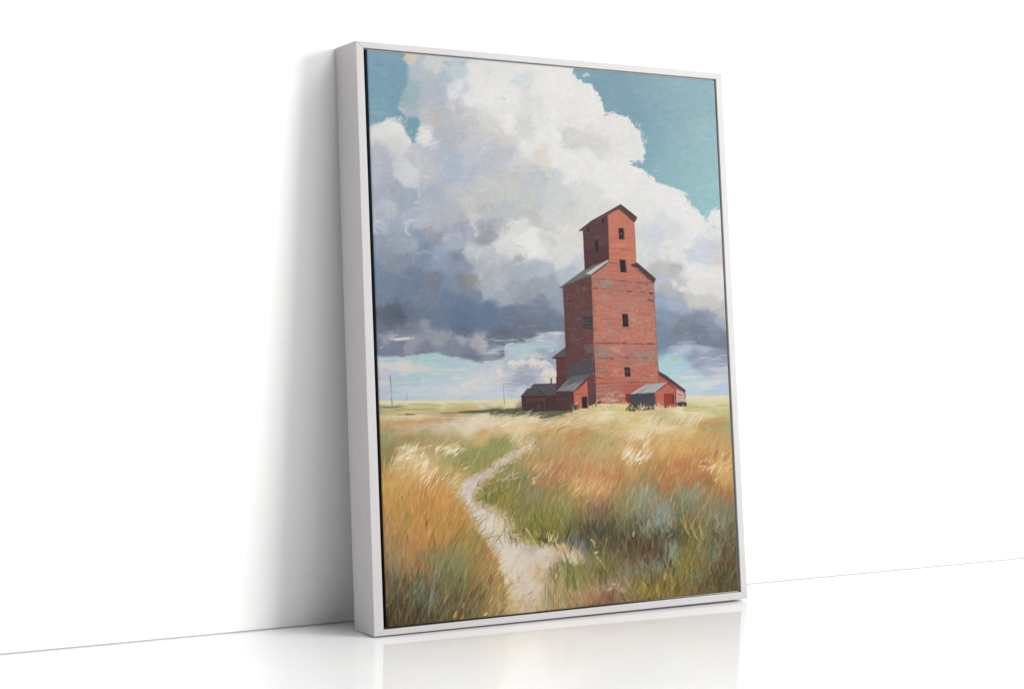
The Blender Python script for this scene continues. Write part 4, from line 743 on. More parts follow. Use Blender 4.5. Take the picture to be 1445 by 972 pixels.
window(CL(872.2, 322.2, 879, 322.6, 880, 337.8, 873, 337.4), "872,322,7.5,-2,0,.9,92,52,46,.9;879.8,323,15,-86,0,.8,84,56,54,.8;875,329,2.5,-30,0,.9,160,160,160,.8;872.2,337.8,8,-2,0,.9,120,64,54,.8;873.5,331.5,3,0,0,.7,70,70,76,.8")
window(CL(873.5, 367, 881.8, 366.8, 883.3, 384.6, 875, 384), "873,366.6,9.5,0,0,.8,110,58,50,.9;882.8,367,17,-86,0,.8,120,70,62,.7")
window(CL(839, 339.5, 843.2, 338.8, 844, 354.8, 840, 355.4), "838.5,339.2,5,5,0,.8,90,72,74,.8;837.5,336,9,20,0,3,112,84,88,.5")
window(CL(828, 321.8, 831, 321, 831.8, 327.5, 829, 328), "828,328,5,4,0,1,104,92,96,.7;832.3,321,6,-86,0,1,110,96,100,.7")
window(CL(848.5, 309.5, 852, 307.8, 852.4, 314, 849, 315), "848,315,4,10,0,.8,96,70,74,.7")
window(CL(877.2, 443.4, 885, 443.6, 886.3, 461, 878.4, 460.8), "877,443.2,9,0,0,.9,110,60,50,.9;885.6,444,17,-86,0,1,110,84,76,.8;878,461.2,9,0,0,1,120,66,54,.9")
window(CL(880.2, 518.6, 888.4, 518.8, 889.3, 531.4, 881.4, 531.6), "880,518.3,9,0,0,.9,100,60,52,.9;881,524.5,8,4,0,.8,130,124,128,.85;884.5,519,12,-88,0,.7,110,104,110,.7;881.5,530.8,7,0,0,.7,100,96,104,.6")
# right lean-to
face(CL(928.8, 527, 940, 532, 953, 541, 965.8, 552.5, 966.5, 568, 953, 571, 930, 568), (184, 90, 76), 60, 10, -.1, [(206, 170, 150), (150, 70, 62)], 1.8, 8)
face(CL(953.5, 549, 962, 553, 965.5, 556, 966, 568, 954, 568), (206, 164, 146), 12, 8, -.2, [(180, 92, 80)], 1.4, 6)
dabs("955,556,10,-10,0,1.4,170,86,72,.8;955,561,10,-5,0,1.2,170,92,80,.7;956,565,10,0,0,1.2,166,92,80,.7")
poly(CL(928.6, 523.2, 940, 530, 967.3, 550.6, 966, 554.2, 950, 543.5, 929, 529.5), (88, 60, 64), .4)
dabs("928.6,524,46,-35.5,0,.9,58,44,48,.9;929,529.7,44,-33.5,0,.8,140,76,66,.7;966.2,554,14,-88,0,1,70,60,66,.85")
# right shed
face(CL(882.5, 556, 890, 555, 892, 569, 882.5, 567), (118, 50, 46), 14, 8, 1.5, (), 1.4, 6)
face(CL(888, 556.5, 923.2, 553.8, 924, 577.5, 905, 579, 890, 574), (70, 66, 74), 80, 6, .05, ((82, 76, 82), (60, 58, 66), (96, 78, 76)), 2.4, 10)
face(CL(923, 554.5, 932, 547, 941.5, 541.5, 952, 549, 953.2, 574, 924.4, 577.5), (196, 98, 78), 60, 9, 0, [(214, 132, 104), (176, 80, 62)], 1.6, 8)
poly(CL(887.5, 556.3, 899, 549.5, 912, 541.8, 941.5, 539.2, 934, 545, 923, 554.2), (166, 164, 168), .4)
RM = pmask(CL(887.5, 556.3, 899, 549.5, 912, 541.8, 941.5, 539.2, 934, 545, 923, 554.2), .4)
for n in range(34):
    x = rng.uniform(890, 926)
    stroke(arc(x, 556, 20, .56, 0, 2), rng.uniform(.8, 2), .8, np.array([(190, 188, 190), (140, 136, 142), (120, 104, 104), (206, 202, 200)][rng.randint(4)]) + rng.normal(0, 5), .55, mask=RM)
dabs("887.6,556.5,36,4,0,1.2,90,58,54,.9;922.8,554.6,24,36,4,1.3,96,56,54,.9;941,539.7,15,-38,0,2,86,56,60,.95;952.3,550,24,-87,0,1.6,120,58,54,.85;912,541.6,30,5,0,.8,120,104,104,.8;923.8,556,22,-88,0,1.2,80,76,88,.9")
poly(CL(936.3, 556, 949.6, 555.2, 950.5, 573.5, 937, 575.5), (160, 56, 44), .4)
dabs("936,555.8,14,2,0,1.2,70,46,44,.95;949,556,18,-87,0,3,86,40,38,.85;945,557,17,-87,0,1,130,46,38,.6;936.5,556,19,-88,0,1,96,50,44,.8;939,560,14,-88,0,2,176,66,50,.5")
poly(CL(953, 568.5, 960, 567, 968, 567.5, 969, 573, 962, 573.5, 954, 573), (46, 50, 60), .5, wob=.5)
dabs("955,567.5,6,0,0,1.4,110,112,120,.8;963,567.6,5,0,0,1.2,90,94,106,.8;961,573,8,92,0,1.2,76,76,70,.6")
# shed in front on the left
face(CL(784, 553, 809.2, 552.5, 810.4, 577.5, 797, 579, 785, 579), (78, 48, 50), 60, 8, .1, DGREY, 1.8, 8)
poly(CL(827.5, 536, 836.5, 527.5, 839.8, 569, 830, 571), (110, 62, 62), .4)
M = face(CL(828, 536, 836.5, 527.5, 839.8, 569, 830, 571), (108, 60, 60), 24, 8, .1, DGREY, 1.8, 6)
face(CL(829.5, 556, 839.4, 556, 840, 569, 830.5, 573), (84, 60, 64), 10, 6, 1.4, (), 1.6, 5)
face(CL(809, 552.8, 828, 536, 829.8, 575.5, 811, 577), (200, 100, 78), 50, 9, 0, [(215, 130, 100), (176, 80, 62)], 1.6, 8)
dabs("810,556,20,0,0,.9,130,66,56,.8;817,558.5,13,0,0,.8,150,80,64,.7;812,566,8,0,0,.8,170,84,66,.6")
window(CL(820, 560.5, 827.4, 560, 828.6, 576, 821.2, 576), "820,560,8,2,0,1,90,48,44,.9;828.2,560,16,-86,0,.8,120,70,62,.8")
poly(CL(783.8, 552.5, 797, 539, 808, 529.5, 836, 526.3, 826, 534, 809, 552), (92, 94, 98), .4)
poly(CL(784.5, 552, 792, 545, 812, 541, 824, 536, 809, 551.5), (150, 146, 150), .8, al=.55)
SM = pmask(CL(783.8, 552.5, 797, 539, 808, 529.5, 836, 526.3, 826, 534, 809, 552), .4)
for n in range(30):
    x = rng.uniform(790, 822); y = rng.uniform(530, 552)
    stroke(arc(x, y, rng.uniform(5, 14), .72, 0, 2), rng.uniform(.8, 2), .8, (np.array((92, 94, 98)) if y < 543 else np.array((158, 152, 156))) + rng.normal(0, 9), .5, mask=SM)
dabs("784,552.7,25,1,0,1.2,62,46,48,.95;809,552.5,25,40,8,1.3,84,50,48,.95;808,529.5,28,5,0,1,66,64,72,.9;795,558,3,-88,0,3,50,38,42,.9")
# odds and ends along the wall foot
poly(CL(804, 571, 816, 571.5, 816, 578, 805, 578.5), (64, 60, 64), .5, wob=.5)
dabs("804,571.5,12,0,0,1.4,110,108,104,.7;804.5,572,12,-85,0,1.2,52,44,44,.9;812,569.5,5,40,0,1.6,206,180,140,.8;842,569,7,30,20,3,56,50,58,.9;840,570,4,-80,0,2,60,46,48,.8")
poly(CL(881, 577, 885, 573.5, 893, 570, 899, 572, 900, 576, 895, 579.5, 886, 579), (62, 70, 48), .8, wob=1.2)
for n in range(40):
    x = rng.uniform(881, 905); stroke(arc(x, rng.uniform(574, 580), rng.uniform(2, 5), rng.uniform(.9, 2.2), 0, 2), 1.4, .6, np.array([(60, 68, 46), (96, 98, 62), (74, 70, 60)][rng.randint(3)]) + rng.normal(0, 5), .7)
# weeds against the walls
for n in range(170):
    x = rng.uniform(806, 966)
    y0 = 578 - (x - 806) * .02 + rng.uniform(-3, 3)
    if 820 < x < 829: continue
    c = np.array([(206, 190, 124), (222, 204, 160), (176, 168, 96), (214, 180, 130), (150, 150, 86)][rng.randint(5)]) + rng.normal(0, 7)
    stroke(arc(x, y0, rng.uniform(2, 4.5), rng.uniform(.7, 2.3), rng.normal(0, .6), 2), 1.6, .6, c, .65)
for (x, h_) in ((880, 14), (869, 12), (905, 10), (929, 13), (946, 9), (932, 9), (924, 8)):
    for n in range(9):
        stroke(arc(x + rng.normal(0, 2), 578, h_ * rng.uniform(.5, 1), rng.normal(1.57, .35), 0, 2), 1, .6, np.array((214, 196, 150)) + rng.normal(0, 10), .7)
dabs("""532,568,60,1,0,3,226,214,184,.9;580,567.5,60,1,0,2.6,226,214,184,.9;630,567,60,1,0,2.4,224,212,180,.85;680,566.5,50,1,0,2.6,222,208,166,.85;968,560.5,58,1,0,2.6,224,213,186,.9;960,564,60,1,0,3,222,210,176,.8;975,569,50,1,0,2.4,214,204,158,.7;540,588,80,1,0,3,220,206,166,.7;600,590,70,1,0,2.4,226,206,160,.6;975,578,50,1,0,2,216,204,150,.6;556,578,60,1,0,2,150,150,104,.6;640,577,50,1,0,2,204,176,116,.6;575,570.5,30,1,0,1.2,146,142,100,.8;600,571,24,0,0,1,150,146,104,.7;630,570.5,30,1,0,1,170,156,110,.6;570,584.5,16,0,0,2,76,76,60,.8;560,585,10,2,0,1.2,100,96,70,.7;620,583,30,2,0,1.4,110,106,70,.7;645,581.5,30,4,0,2.2,76,82,64,.85;665,580,40,3,0,2,80,88,68,.8;
665,571,24,1,0,.9,190,140,120,.6;540,595,60,1,0,3,204,150,96,.7;590,592,60,2,0,2.4,196,150,104,.6;640,590,40,3,0,1.6,222,206,176,.7;545,602,90,3,0,3,214,182,140,.6;610,600,60,3,0,3,220,200,176,.7;556,593,5,20,0,2,226,222,200,.8;536,608,70,1,0,1.4,130,160,100,.6;
1010,572,26,1,0,1.4,166,160,96,.7;980,574,26,0,0,1,170,164,100,.6;985,577,36,0,0,1.6,180,174,104,.6;1000,590,32,1,0,1.4,214,140,80,.7;955,581,36,-3,0,3,232,216,180,.85;975,584,30,0,0,2,228,206,150,.8;900,592,80,0,0,2.6,186,178,120,.6;990,597,34,2,0,4,200,140,84,.7;1010,603,24,0,0,3,160,160,110,.7;
845,583,26,3,0,2.4,236,220,190,.9;830,584,24,3,0,1.6,226,206,156,.8;820,586,60,-1,0,2.4,220,202,160,.6;955,583.2,1.2,0,0,.8,110,96,70,.8;958,583.4,1.2,0,0,.8,110,96,70,.8""")


# poles
dabs("""550.2,529.3,44,-86.3,0,.7,128,98,100,.9;549.9,529.5,10,-87,0,.8,120,72,72,.7;552,560,13,-87,0,.9,110,68,62,.8;533,574,36,1,0,1.2,76,74,66,.9;540,575,22,0,0,.9,90,86,70,.8;573.4,556,9,-88,0,.9,148,138,146,.85;
709.6,542,30,-87,0,.6,124,120,130,.7;711,562,10,-87,0,.7,120,84,80,.7;720,577,14,0,0,1.2,140,90,60,.6""")
# grass: thousands of blades, far to near
def blade_color(x, y, r_):
    c = at(GB, x, y).astype(np.float64)
    return c


for n in range(1500):
    x = rng.uniform(528, 1050); y = rng.uniform(612, 885)
    if float(at(pm[..., None], x, y)[0]) > .3: continue
    s_ = .45 + (y - 588) / 290.0
    c = at(GB, x, y).astype(np.float64) + rng.normal(0, 15) * np.array([1, .92, .7]) + rng.normal(0, 6, 3)
    stroke(arc(x, y, rng.uniform(8, 18) * s_, lean(x, y) + rng.normal(0, .25), rng.normal(-.3, .5), 3), rng.uniform(2.5, 6) * s_, rng.uniform(1.5, 3) * s_, c, rng.uniform(.35, .75), br=.6)
N = 11500
ys = np.sort(588 + (rng.rand(N) ** 0.85) * 305)
for y in ys:
    x = rng.uniform(528, 1050)
    if float(at(pm[..., None], x, y)[0]) > .35 and rng.rand() < .985: continue
    if y < 592 and 735 < x < 800: continue
    s_ = .45 + (y - 588) / 290.0
    c = GB[int(min(max(to_r(x, y)[1], 0), NH - 1)), int(min(max(to_r(x, y)[0], 0), NW - 1))].astype(np.float64)
    jit = 10 + 5 * (y > 700)
    c = c + rng.normal(0, jit) * np.array([1, .9, .7]) + rng.normal(0, 4, 3)
    r_ = rng.rand()
    dark = c.mean() < 110
    right = x > 720
    if r_ < .035 and y < 760: c = np.array((224, 188, 124)) + rng.normal(0, 8, 3)
    elif r_ < .05 and y > 620: c = np.array((190, 112, 68)) + rng.normal(0, 9, 3)
    elif r_ < .10 and y > 640 and (right or y > 770): c = np.array((140, 146, 120)) + rng.normal(0, 8, 3)
    elif r_ < .125 and y > 700: c = np.array((140, 132, 50)) + rng.normal(0, 9, 3)
    elif r_ < .15 and y > 740: c = np.array((52, 50, 34)) + rng.normal(0, 6, 3)
    elif r_ < .17 and y > 770: c = np.array((176, 140, 70)) + rng.normal(0, 9, 3)
    L = rng.uniform(9, 26) * s_
    a = lean(x, y) + rng.normal(0, .17)
    if right and y > 730: a = rng.normal(1.45, .32)
    stroke(arc(x - L * .25, y + L * .35, L, a + .25, -.5 + rng.normal(0, .3), 3), rng.uniform(1.4, 3.6) * (.6 + .5 * s_), .9, c, rng.uniform(.3, .72), br=.6, tip=.4, so=.6, si=.4)


def tuft(x0, y0, n, sx, sy_, L0, L1, am, asd, cols, w=1.2, al=.8, bend=-.6):
    for k_ in range(n):
        x = x0 + rng.normal(0, sx); y = y0 + rng.normal(0, sy_)
        c = np.array(cols[rng.randint(len(cols))]) + rng.normal(0, 7)
        stroke(arc(x, y, rng.uniform(L0, L1), am + rng.normal(0, asd), bend + rng.normal(0, .2), 3), w * rng.uniform(.7, 1.2), w * .4, c, al * rng.uniform(.7, 1), br=.2, tip=.35)


WH = [(232, 214, 180), (224, 200, 156), (236, 224, 200), (214, 186, 136)]
GD = [(212, 156, 80), (196, 138, 64), (222, 176, 104), (184, 116, 56)]
# pale seed heads in the left field
tuft(572, 640, 26, 9, 5, 8, 18, .62, .3, WH, 1.7, .85)
tuft(565, 652, 20, 6, 6, 6, 14, .8, .35, WH + GD, 1.5, .8)
tuft(590, 652, 18, 6, 5, 7, 14, .7, .4, WH, 1.8, .85)
tuft(598, 668, 34, 7, 7, 9, 16, .85, .2, WH, 1.6, .85)
tuft(585, 672, 16, 8, 5, 8, 14, .95, .2, WH + GD, 1.3, .7)
tuft(604, 684, 10, 6, 4, 8, 14, 1.0, .2, WH, 1.6, .75)
tuft(632, 638, 40, 9, 3.5, 7, 13, .6, .15, WH, 1.6, .85)
tuft(614, 636, 10, 4, 3, 7, 12, .7, .15, WH, 1.8, .85)
tuft(645, 632, 12, 6, 3, 7, 12, .55, .15, WH, 1.5, .8)
tuft(634, 676, 22, 10, 6, 10, 20, .75, .2, WH + GD, 1.3, .75)
tuft(650, 668, 16, 8, 4, 9, 16, .6, .2, GD + WH, 1.3, .75)
tuft(642, 692, 26, 5, 8, 7, 16, .65, .2, [(226, 208, 176), (168, 160, 92), (206, 186, 130)], 1.3, .8)
tuft(650, 715, 26, 6, 10, 8, 16, .6, .25, [(206, 184, 130), (156, 146, 74), (190, 150, 84)], 1.3, .8)
tuft(664, 745, 26, 7, 9, 10, 22, .7, .25, [(150, 146, 66), (120, 124, 56), (190, 152, 84)], 1.3, .8)
tuft(684, 775, 22, 7, 10, 10, 22, .75, .3, [(176, 142, 74), (130, 124, 56), (160, 112, 54)], 1.3, .8)
tuft(697, 805, 30, 6, 14, 10, 22, 1.0, .3, [(184, 146, 82), (150, 116, 58), (204, 168, 104)], 1.3, .8)
tuft(706, 845, 34, 7, 12, 10, 22, 1.05, .3, [(196, 152, 84), (160, 122, 62), (214, 178, 114)], 1.4, .8)
tuft(722, 856, 30, 12, 6, 6, 14, 1.1, .4, [(196, 160, 96), (180, 140, 76), (210, 180, 120)], 1.4, .7)
# crest of pale grass below the sheds
tuft(690, 594, 60, 20, 4, 7, 14, .45, .2, WH, 1.7, .7)
tuft(735, 594, 60, 22, 5, 7, 14, .4, .2, WH + [(226, 196, 140)], 1.7, .7)
tuft(800, 600, 50, 22, 3, 9, 18, .4, .12, WH, 1.5, .6)
tuft(850, 592, 50, 26, 3, 9, 18, .3, .12, WH, 1.5, .6)
tuft(730, 625, 20, 8, 5, 7, 14, .95, .2, WH, 1.4, .75)
tuft(790, 610, 60, 28, 6, 6, 12, .7, .2, [(196, 140, 80), (176, 120, 66), (214, 170, 108), (150, 120, 70)], 1.6, .6)
# wind-blown white strokes right of the middle
for (x, y, n) in ((885, 622, 14), (880, 642, 18), (890, 648, 12), (903, 650, 10), (912, 618, 14), (930, 608, 14), (905, 635, 10), (960, 600, 12), (975, 598, 16), (985, 596, 10), (920, 598, 16), (935, 604, 12), (886, 655, 8)):
    tuft(x, y, n, 5, 3, 10, 22, .95, .12, WH, 1.3, .75, -.7)
dabs("878,648,14,40,-20,3,236,222,206,.9;884,640,12,45,-20,3,236,224,208,.85;896,648,16,25,30,2.2,236,224,204,.9;900,644,11,70,0,2,234,220,200,.85;901,654,5,20,0,2,238,226,206,.9;895,650,14,20,20,1.8,234,216,190,.8;908,646,10,5,0,1.4,232,214,186,.7")
dabs("905,600,24,-6,0,4,228,206,170,.7;915,603,40,-4,0,4,226,202,162,.65;935,606,26,12,0,3,230,210,180,.7;925,612,18,15,0,3,228,204,160,.6;1000,600,26,4,0,6,200,134,78,.6;1004,598,14,25,0,1.6,150,176,150,.8;998,606,8,35,0,1.6,150,180,156,.8;1020,604,20,0,0,5,168,166,116,.6")
# ochre swirls on the far right
tuft(1010, 660, 40, 12, 8, 10, 20, .75, .3, [(222, 180, 112), (206, 158, 92), (236, 208, 150)], 2, .8)
tuft(1025, 680, 24, 8, 10, 10, 20, .9, .3, [(214, 166, 96), (190, 136, 76)], 1.8, .8)
dabs("990,653,12,-10,0,4,160,98,58,.8;1007,648,16,70,0,5,158,96,60,.7;992,640,10,30,0,3,204,152,86,.7;984,657,10,-5,20,3,224,184,130,.8;1002,660,8,30,0,2.4,236,214,170,.9;1008,652,22,35,0,3,208,160,96,.8;1020,650,16,50,0,3,150,92,56,.6;938,672,22,35,-60,1.6,206,150,80,.85;940,678,26,45,-60,1.4,196,132,66,.8;945,668,16,25,0,1.6,222,170,100,.8;950,690,24,75,-30,4,140,104,66,.6;958,692,18,80,-10,3,170,112,66,.6")
tuft(830, 690, 44, 16, 6, 8, 18, .95, .2, [(222, 178, 108), (206, 156, 88), (232, 194, 128)], 1.7, .75)
tuft(764, 668, 26, 9, 6, 8, 16, .85, .15, [(206, 196, 150), (180, 178, 120), (214, 190, 140)], 1.2, .7)
tuft(750, 678, 6, 2, 3, 3, 6, 1, .5, WH, 2, .9)
tuft(800, 665, 40, 18, 10, 10, 20, 1.1, .15, [(184, 116, 72), (170, 100, 60), (196, 136, 84)], 2, .55)
tuft(965, 665, 60, 22, 14, 10, 24, 1.15, .2, [(184, 112, 64), (166, 94, 52), (196, 132, 76), (200, 90, 54)], 2, .5)
tuft(705, 676, 24, 9, 5, 9, 18, .55, .2, [(206, 190, 180), (140, 146, 82), (190, 170, 150)], 1.8, .7)
tuft(708, 664, 20, 6, 5, 7, 14, .9, .25, [(118, 120, 62), (150, 134, 74), (96, 102, 52)], 1.5, .75)
# green tussocks by the path
tuft(682, 702, 34, 9, 4, 10, 24, 1.15, .6, [(122, 122, 48), (150, 144, 64), (96, 96, 44), (184, 176, 100)], 1.4, .85, 0)
tuft(700, 708, 30, 8, 5, 12, 24, 1.3, .4, [(120, 118, 46), (100, 98, 40), (150, 138, 66), (84, 84, 50)], 1.7, .8, -.2)
tuft(712, 718, 34, 8, 6, 14, 28, 1.35, .3, [(134, 128, 44), (108, 108, 40), (170, 150, 60), (200, 140, 70)], 1.5, .8, -.2)
tuft(740, 762, 70, 16, 6, 14, 30, 1.45, .35, [(128, 128, 46), (104, 108, 42), (150, 140, 60), (88, 90, 46)], 1.9, .75, 0)
tuft(770, 766, 60, 16, 4, 14, 30, 1.5, .35, [(124, 120, 44), (100, 96, 38), (156, 144, 60), (74, 76, 44)], 1.8, .75, 0)
tuft(775, 766, 9, 5, 2, 12, 20, 1.55, .5, [(222, 190, 120), (226, 206, 150)], 1.8, .9, 0)
tuft(758, 766, 7, 8, 2, 14, 24, 2.0, .2, [(206, 180, 104)], 1.3, .85, 0)
dabs("768,765,7,80,0,6,44,52,40,.8;760,762,8,60,0,6,58,62,44,.7;775,768,5,60,0,5,110,130,50,.8")
tuft(740, 716, 90, 30, 16, 12, 26, 1.35, .2, [(112, 122, 88), (124, 128, 96), (132, 124, 60), (176, 126, 70)], 2, .5)
# dark hollow
tuft(840, 752, 60, 14, 6, 12, 26, 1.6, .35, [(44, 50, 40), (58, 58, 42), (74, 70, 48)], 2.6, .42, 0)
tuft(880, 752, 60, 16, 8, 12, 26, 1.55, .3, [(46, 50, 40), (60, 58, 40), (84, 78, 50), (110, 98, 58)], 2.2, .5, 0)
tuft(955, 752, 50, 14, 6, 10, 22, 1.5, .35, [(56, 58, 40), (70, 66, 42), (104, 92, 54)], 2.2, .5, 0)
tuft(920, 785, 60, 16, 10, 12, 26, 1.6, .4, [(78, 52, 38), (60, 46, 32), (100, 62, 42), (122, 94, 54)], 2.2, .5, 0)
tuft(843, 728, 12, 5, 8, 14, 26, 1.5, .15, [(138, 100, 78), (126, 92, 74)], 4, .55, 0)
# sage clumps
SG = [(140, 150, 136), (128, 140, 126), (150, 158, 140), (118, 128, 112)]
tuft(938, 738, 32, 6, 8, 8, 20, 1.45, .4, SG, 3.8, .75, 0)
tuft(932, 716, 20, 6, 6, 6, 16, 1.5, .35, SG, 3, .7, 0)
tuft(915, 748, 18, 7, 6, 8, 18, 1.5, .3, SG, 3.4, .6, 0)
tuft(948, 785, 34, 5, 8, 10, 22, 1.35, .25, SG, 3, .65, 0)
tuft(925, 806, 26, 12, 6, 8, 18, 1.6, .35, [(118, 126, 122), (104, 114, 110), (130, 136, 126)], 3, .65, 0)
tuft(895, 812, 26, 8, 5, 8, 16, 1.8, .5, [(120, 126, 112), (108, 112, 96)], 3, .6, 0)
tuft(1008, 782, 34, 10, 7, 6, 14, 1.0, .6, [(116, 130, 124), (100, 120, 118), (104, 116, 108)], 2.2, .55, 0)
tuft(1014, 742, 18, 6, 8, 8, 16, 1.4, .4, SG, 2.4, .65, 0)
tuft(975, 700, 34, 12, 8, 10, 20, 1.2, .2, [(140, 152, 124), (126, 142, 122), (112, 134, 122)], 2, .7)
tuft(905, 708, 40, 14, 12, 10, 22, 1.35, .2, [(134, 148, 128), (120, 138, 124), (150, 156, 130)], 2, .65)
tuft(985, 640, 16, 16, 18, 6, 14, 1.1, .2, [(150, 166, 134), (140, 160, 130)], 1.3, .7)
tuft(830, 640, 40, 40, 12, 8, 16, .9, .2, [(164, 168, 118), (150, 158, 112), (178, 172, 120)], 1.6, .5)
tuft(600, 850, 18, 12, 8, 8, 18, 1.1, .5, [(108, 120, 112), (94, 106, 98), (122, 132, 120)], 2.6, .65, 0)
tuft(615, 800, 30, 14, 12, 10, 24, 1.2, .25, [(112, 128, 104), (124, 136, 108), (120, 124, 82)], 1.8, .5)
tuft(645, 800, 40, 12, 10, 12, 24, 1.15, .3, [(118, 130, 92), (104, 120, 90), (150, 136, 80)], 1.8, .5)
tuft(560, 800, 26, 8, 14, 12, 24, 1.6, .2, [(120, 128, 104), (132, 136, 112)], 1.8, .6, 0)
dabs("""604,870,44,80,-6,1.4,128,140,138,.85;606,850,40,82,-6,1,150,156,150,.8;613,812,16,80,0,1,156,160,150,.8;618,868,22,68,0,1.2,124,136,128,.8;628,848,30,72,0,1,140,140,110,.7;645,860,34,70,0,1.4,110,116,72,.7;583,838,8,80,60,3,130,140,128,.8;592,828,12,70,-60,3,112,126,120,.8;
570,738,14,80,0,3,128,134,118,.8;561,778,22,95,0,1.6,118,130,116,.7;571,790,20,100,0,1.2,200,160,110,.7;588,803,10,80,0,2.6,196,84,46,.85;594,800,7,80,0,2,196,78,44,.8;570,846,8,85,0,2.6,156,92,48,.8;545,832,8,70,0,3,150,66,44,.7;545,855,4,80,0,3,150,150,120,.7;
640,872,12,70,0,4,214,152,70,.9;650,874,8,60,0,3,206,130,60,.85;625,850,14,60,0,2,190,132,74,.8;652,858,10,75,0,3,190,150,80,.7;660,862,14,62,0,3,110,104,76,.7;676,846,20,55,0,3,84,76,56,.7;670,836,20,60,0,2.4,90,80,58,.6;683,868,6,50,0,3,226,208,160,.9;689,852,14,60,0,1.4,222,180,110,.8;
632,704,12,45,0,1.4,216,96,50,.85;552,673,2,60,0,2,216,90,50,.9;566,700,4,-60,0,2.6,120,106,64,.8;598,700,6,60,0,1.6,130,104,56,.7""")
for n in range(900):
    x = rng.uniform(540, 1040); y = rng.uniform(735, 880)
    if float(at(pm[..., None], x, y)[0]) > .2: continue
    c = np.array([(150, 132, 66), (126, 114, 56), (168, 136, 78), (112, 102, 60), (140, 140, 84)][rng.randint(5)]) * (1.0 - .0016 * max(0, y - 800)) + rng.normal(0, 8, 3)
    a_ = lean(x, y) if x < 720 else rng.normal(1.4, .25)
    stroke(arc(x, y, rng.uniform(10, 26), a_ + rng.normal(0, .15), -.3, 3), rng.uniform(1, 1.8), .6, c, rng.uniform(.3, .65), br=.3, tip=.4)
for n in range(260):
    k_ = rng.randint(0, 19)
    (xa, ya), (xb, yb) = PATHP[k_], PATHP[k_ + 1]
    t = rng.rand(); x = xa + (xb - xa) * t; y = ya + (yb - ya) * t
    s_ = .5 + (y - 616) / 240
    c = np.array([(206, 172, 112), (190, 152, 88), (216, 190, 138), (160, 140, 76), (176, 128, 66)][rng.randint(5)]) + rng.normal(0, 6, 3)
    stroke(arc(x - 3, y + 1, rng.uniform(5, 13) * s_, rng.normal(.75, .3), -.5, 3), 1.3, .5, c, rng.uniform(.5, .85), br=.2, tip=.4)
for n in range(300):
    k_ = rng.randint(38, 56)
    (xa, ya), (xb, yb) = PATHP[min(k_, len(PATHP) - 2)], PATHP[min(k_ + 1, len(PATHP) - 1)]
    t = rng.rand(); x = xa + (xb - xa) * t + rng.normal(0, 2.5); y = ya + (yb - ya) * t + rng.normal(0, 2)
    c = np.array([(204, 178, 130), (196, 164, 108), (176, 160, 120), (212, 192, 158), (150, 140, 96)][rng.randint(5)]) + rng.normal(0, 6, 3)
    stroke(arc(x, y, rng.uniform(3, 8), rng.normal(.1, .4), 0, 2), 2, 1, c, rng.uniform(.4, .8), br=.4)
for n in range(700):
    x = rng.uniform(730, 1040); y = rng.uniform(612, 715)
    c = at(GB, x, y).astype(np.float64) * .45 + np.array([(206, 160, 92), (196, 146, 80), (214, 176, 110), (170, 150, 84)][rng.randint(4)]) * .55 + rng.normal(0, 6, 3)
    s_ = .45 + (y - 588) / 290.0
    stroke(arc(x, y, rng.uniform(10, 24) * s_, lean(x, y) + rng.normal(0, .15), -.4, 3), rng.uniform(1.4, 3.2) * s_ + .5, .7, c, rng.uniform(.25, .55), br=.6, tip=.4, so=.7, si=.35)
for n in range(300):
    x = rng.uniform(540, 690); y = rng.uniform(660, 800)
    if float(at(pm[..., None], x, y)[0]) > .2: continue
    c = at(GB, x, y).astype(np.float64) * .4 + np.array([(214, 160, 86), (200, 146, 72), (190, 130, 62)][rng.randint(3)]) * .6 + rng.normal(0, 6, 3)
    stroke(arc(x, y, rng.uniform(9, 22), lean(x, y) + rng.normal(0, .15), -.4, 3), rng.uniform(1.6, 3.6), .7, c, rng.uniform(.25, .6), br=.6, tip=.4, so=.7, si=.35)
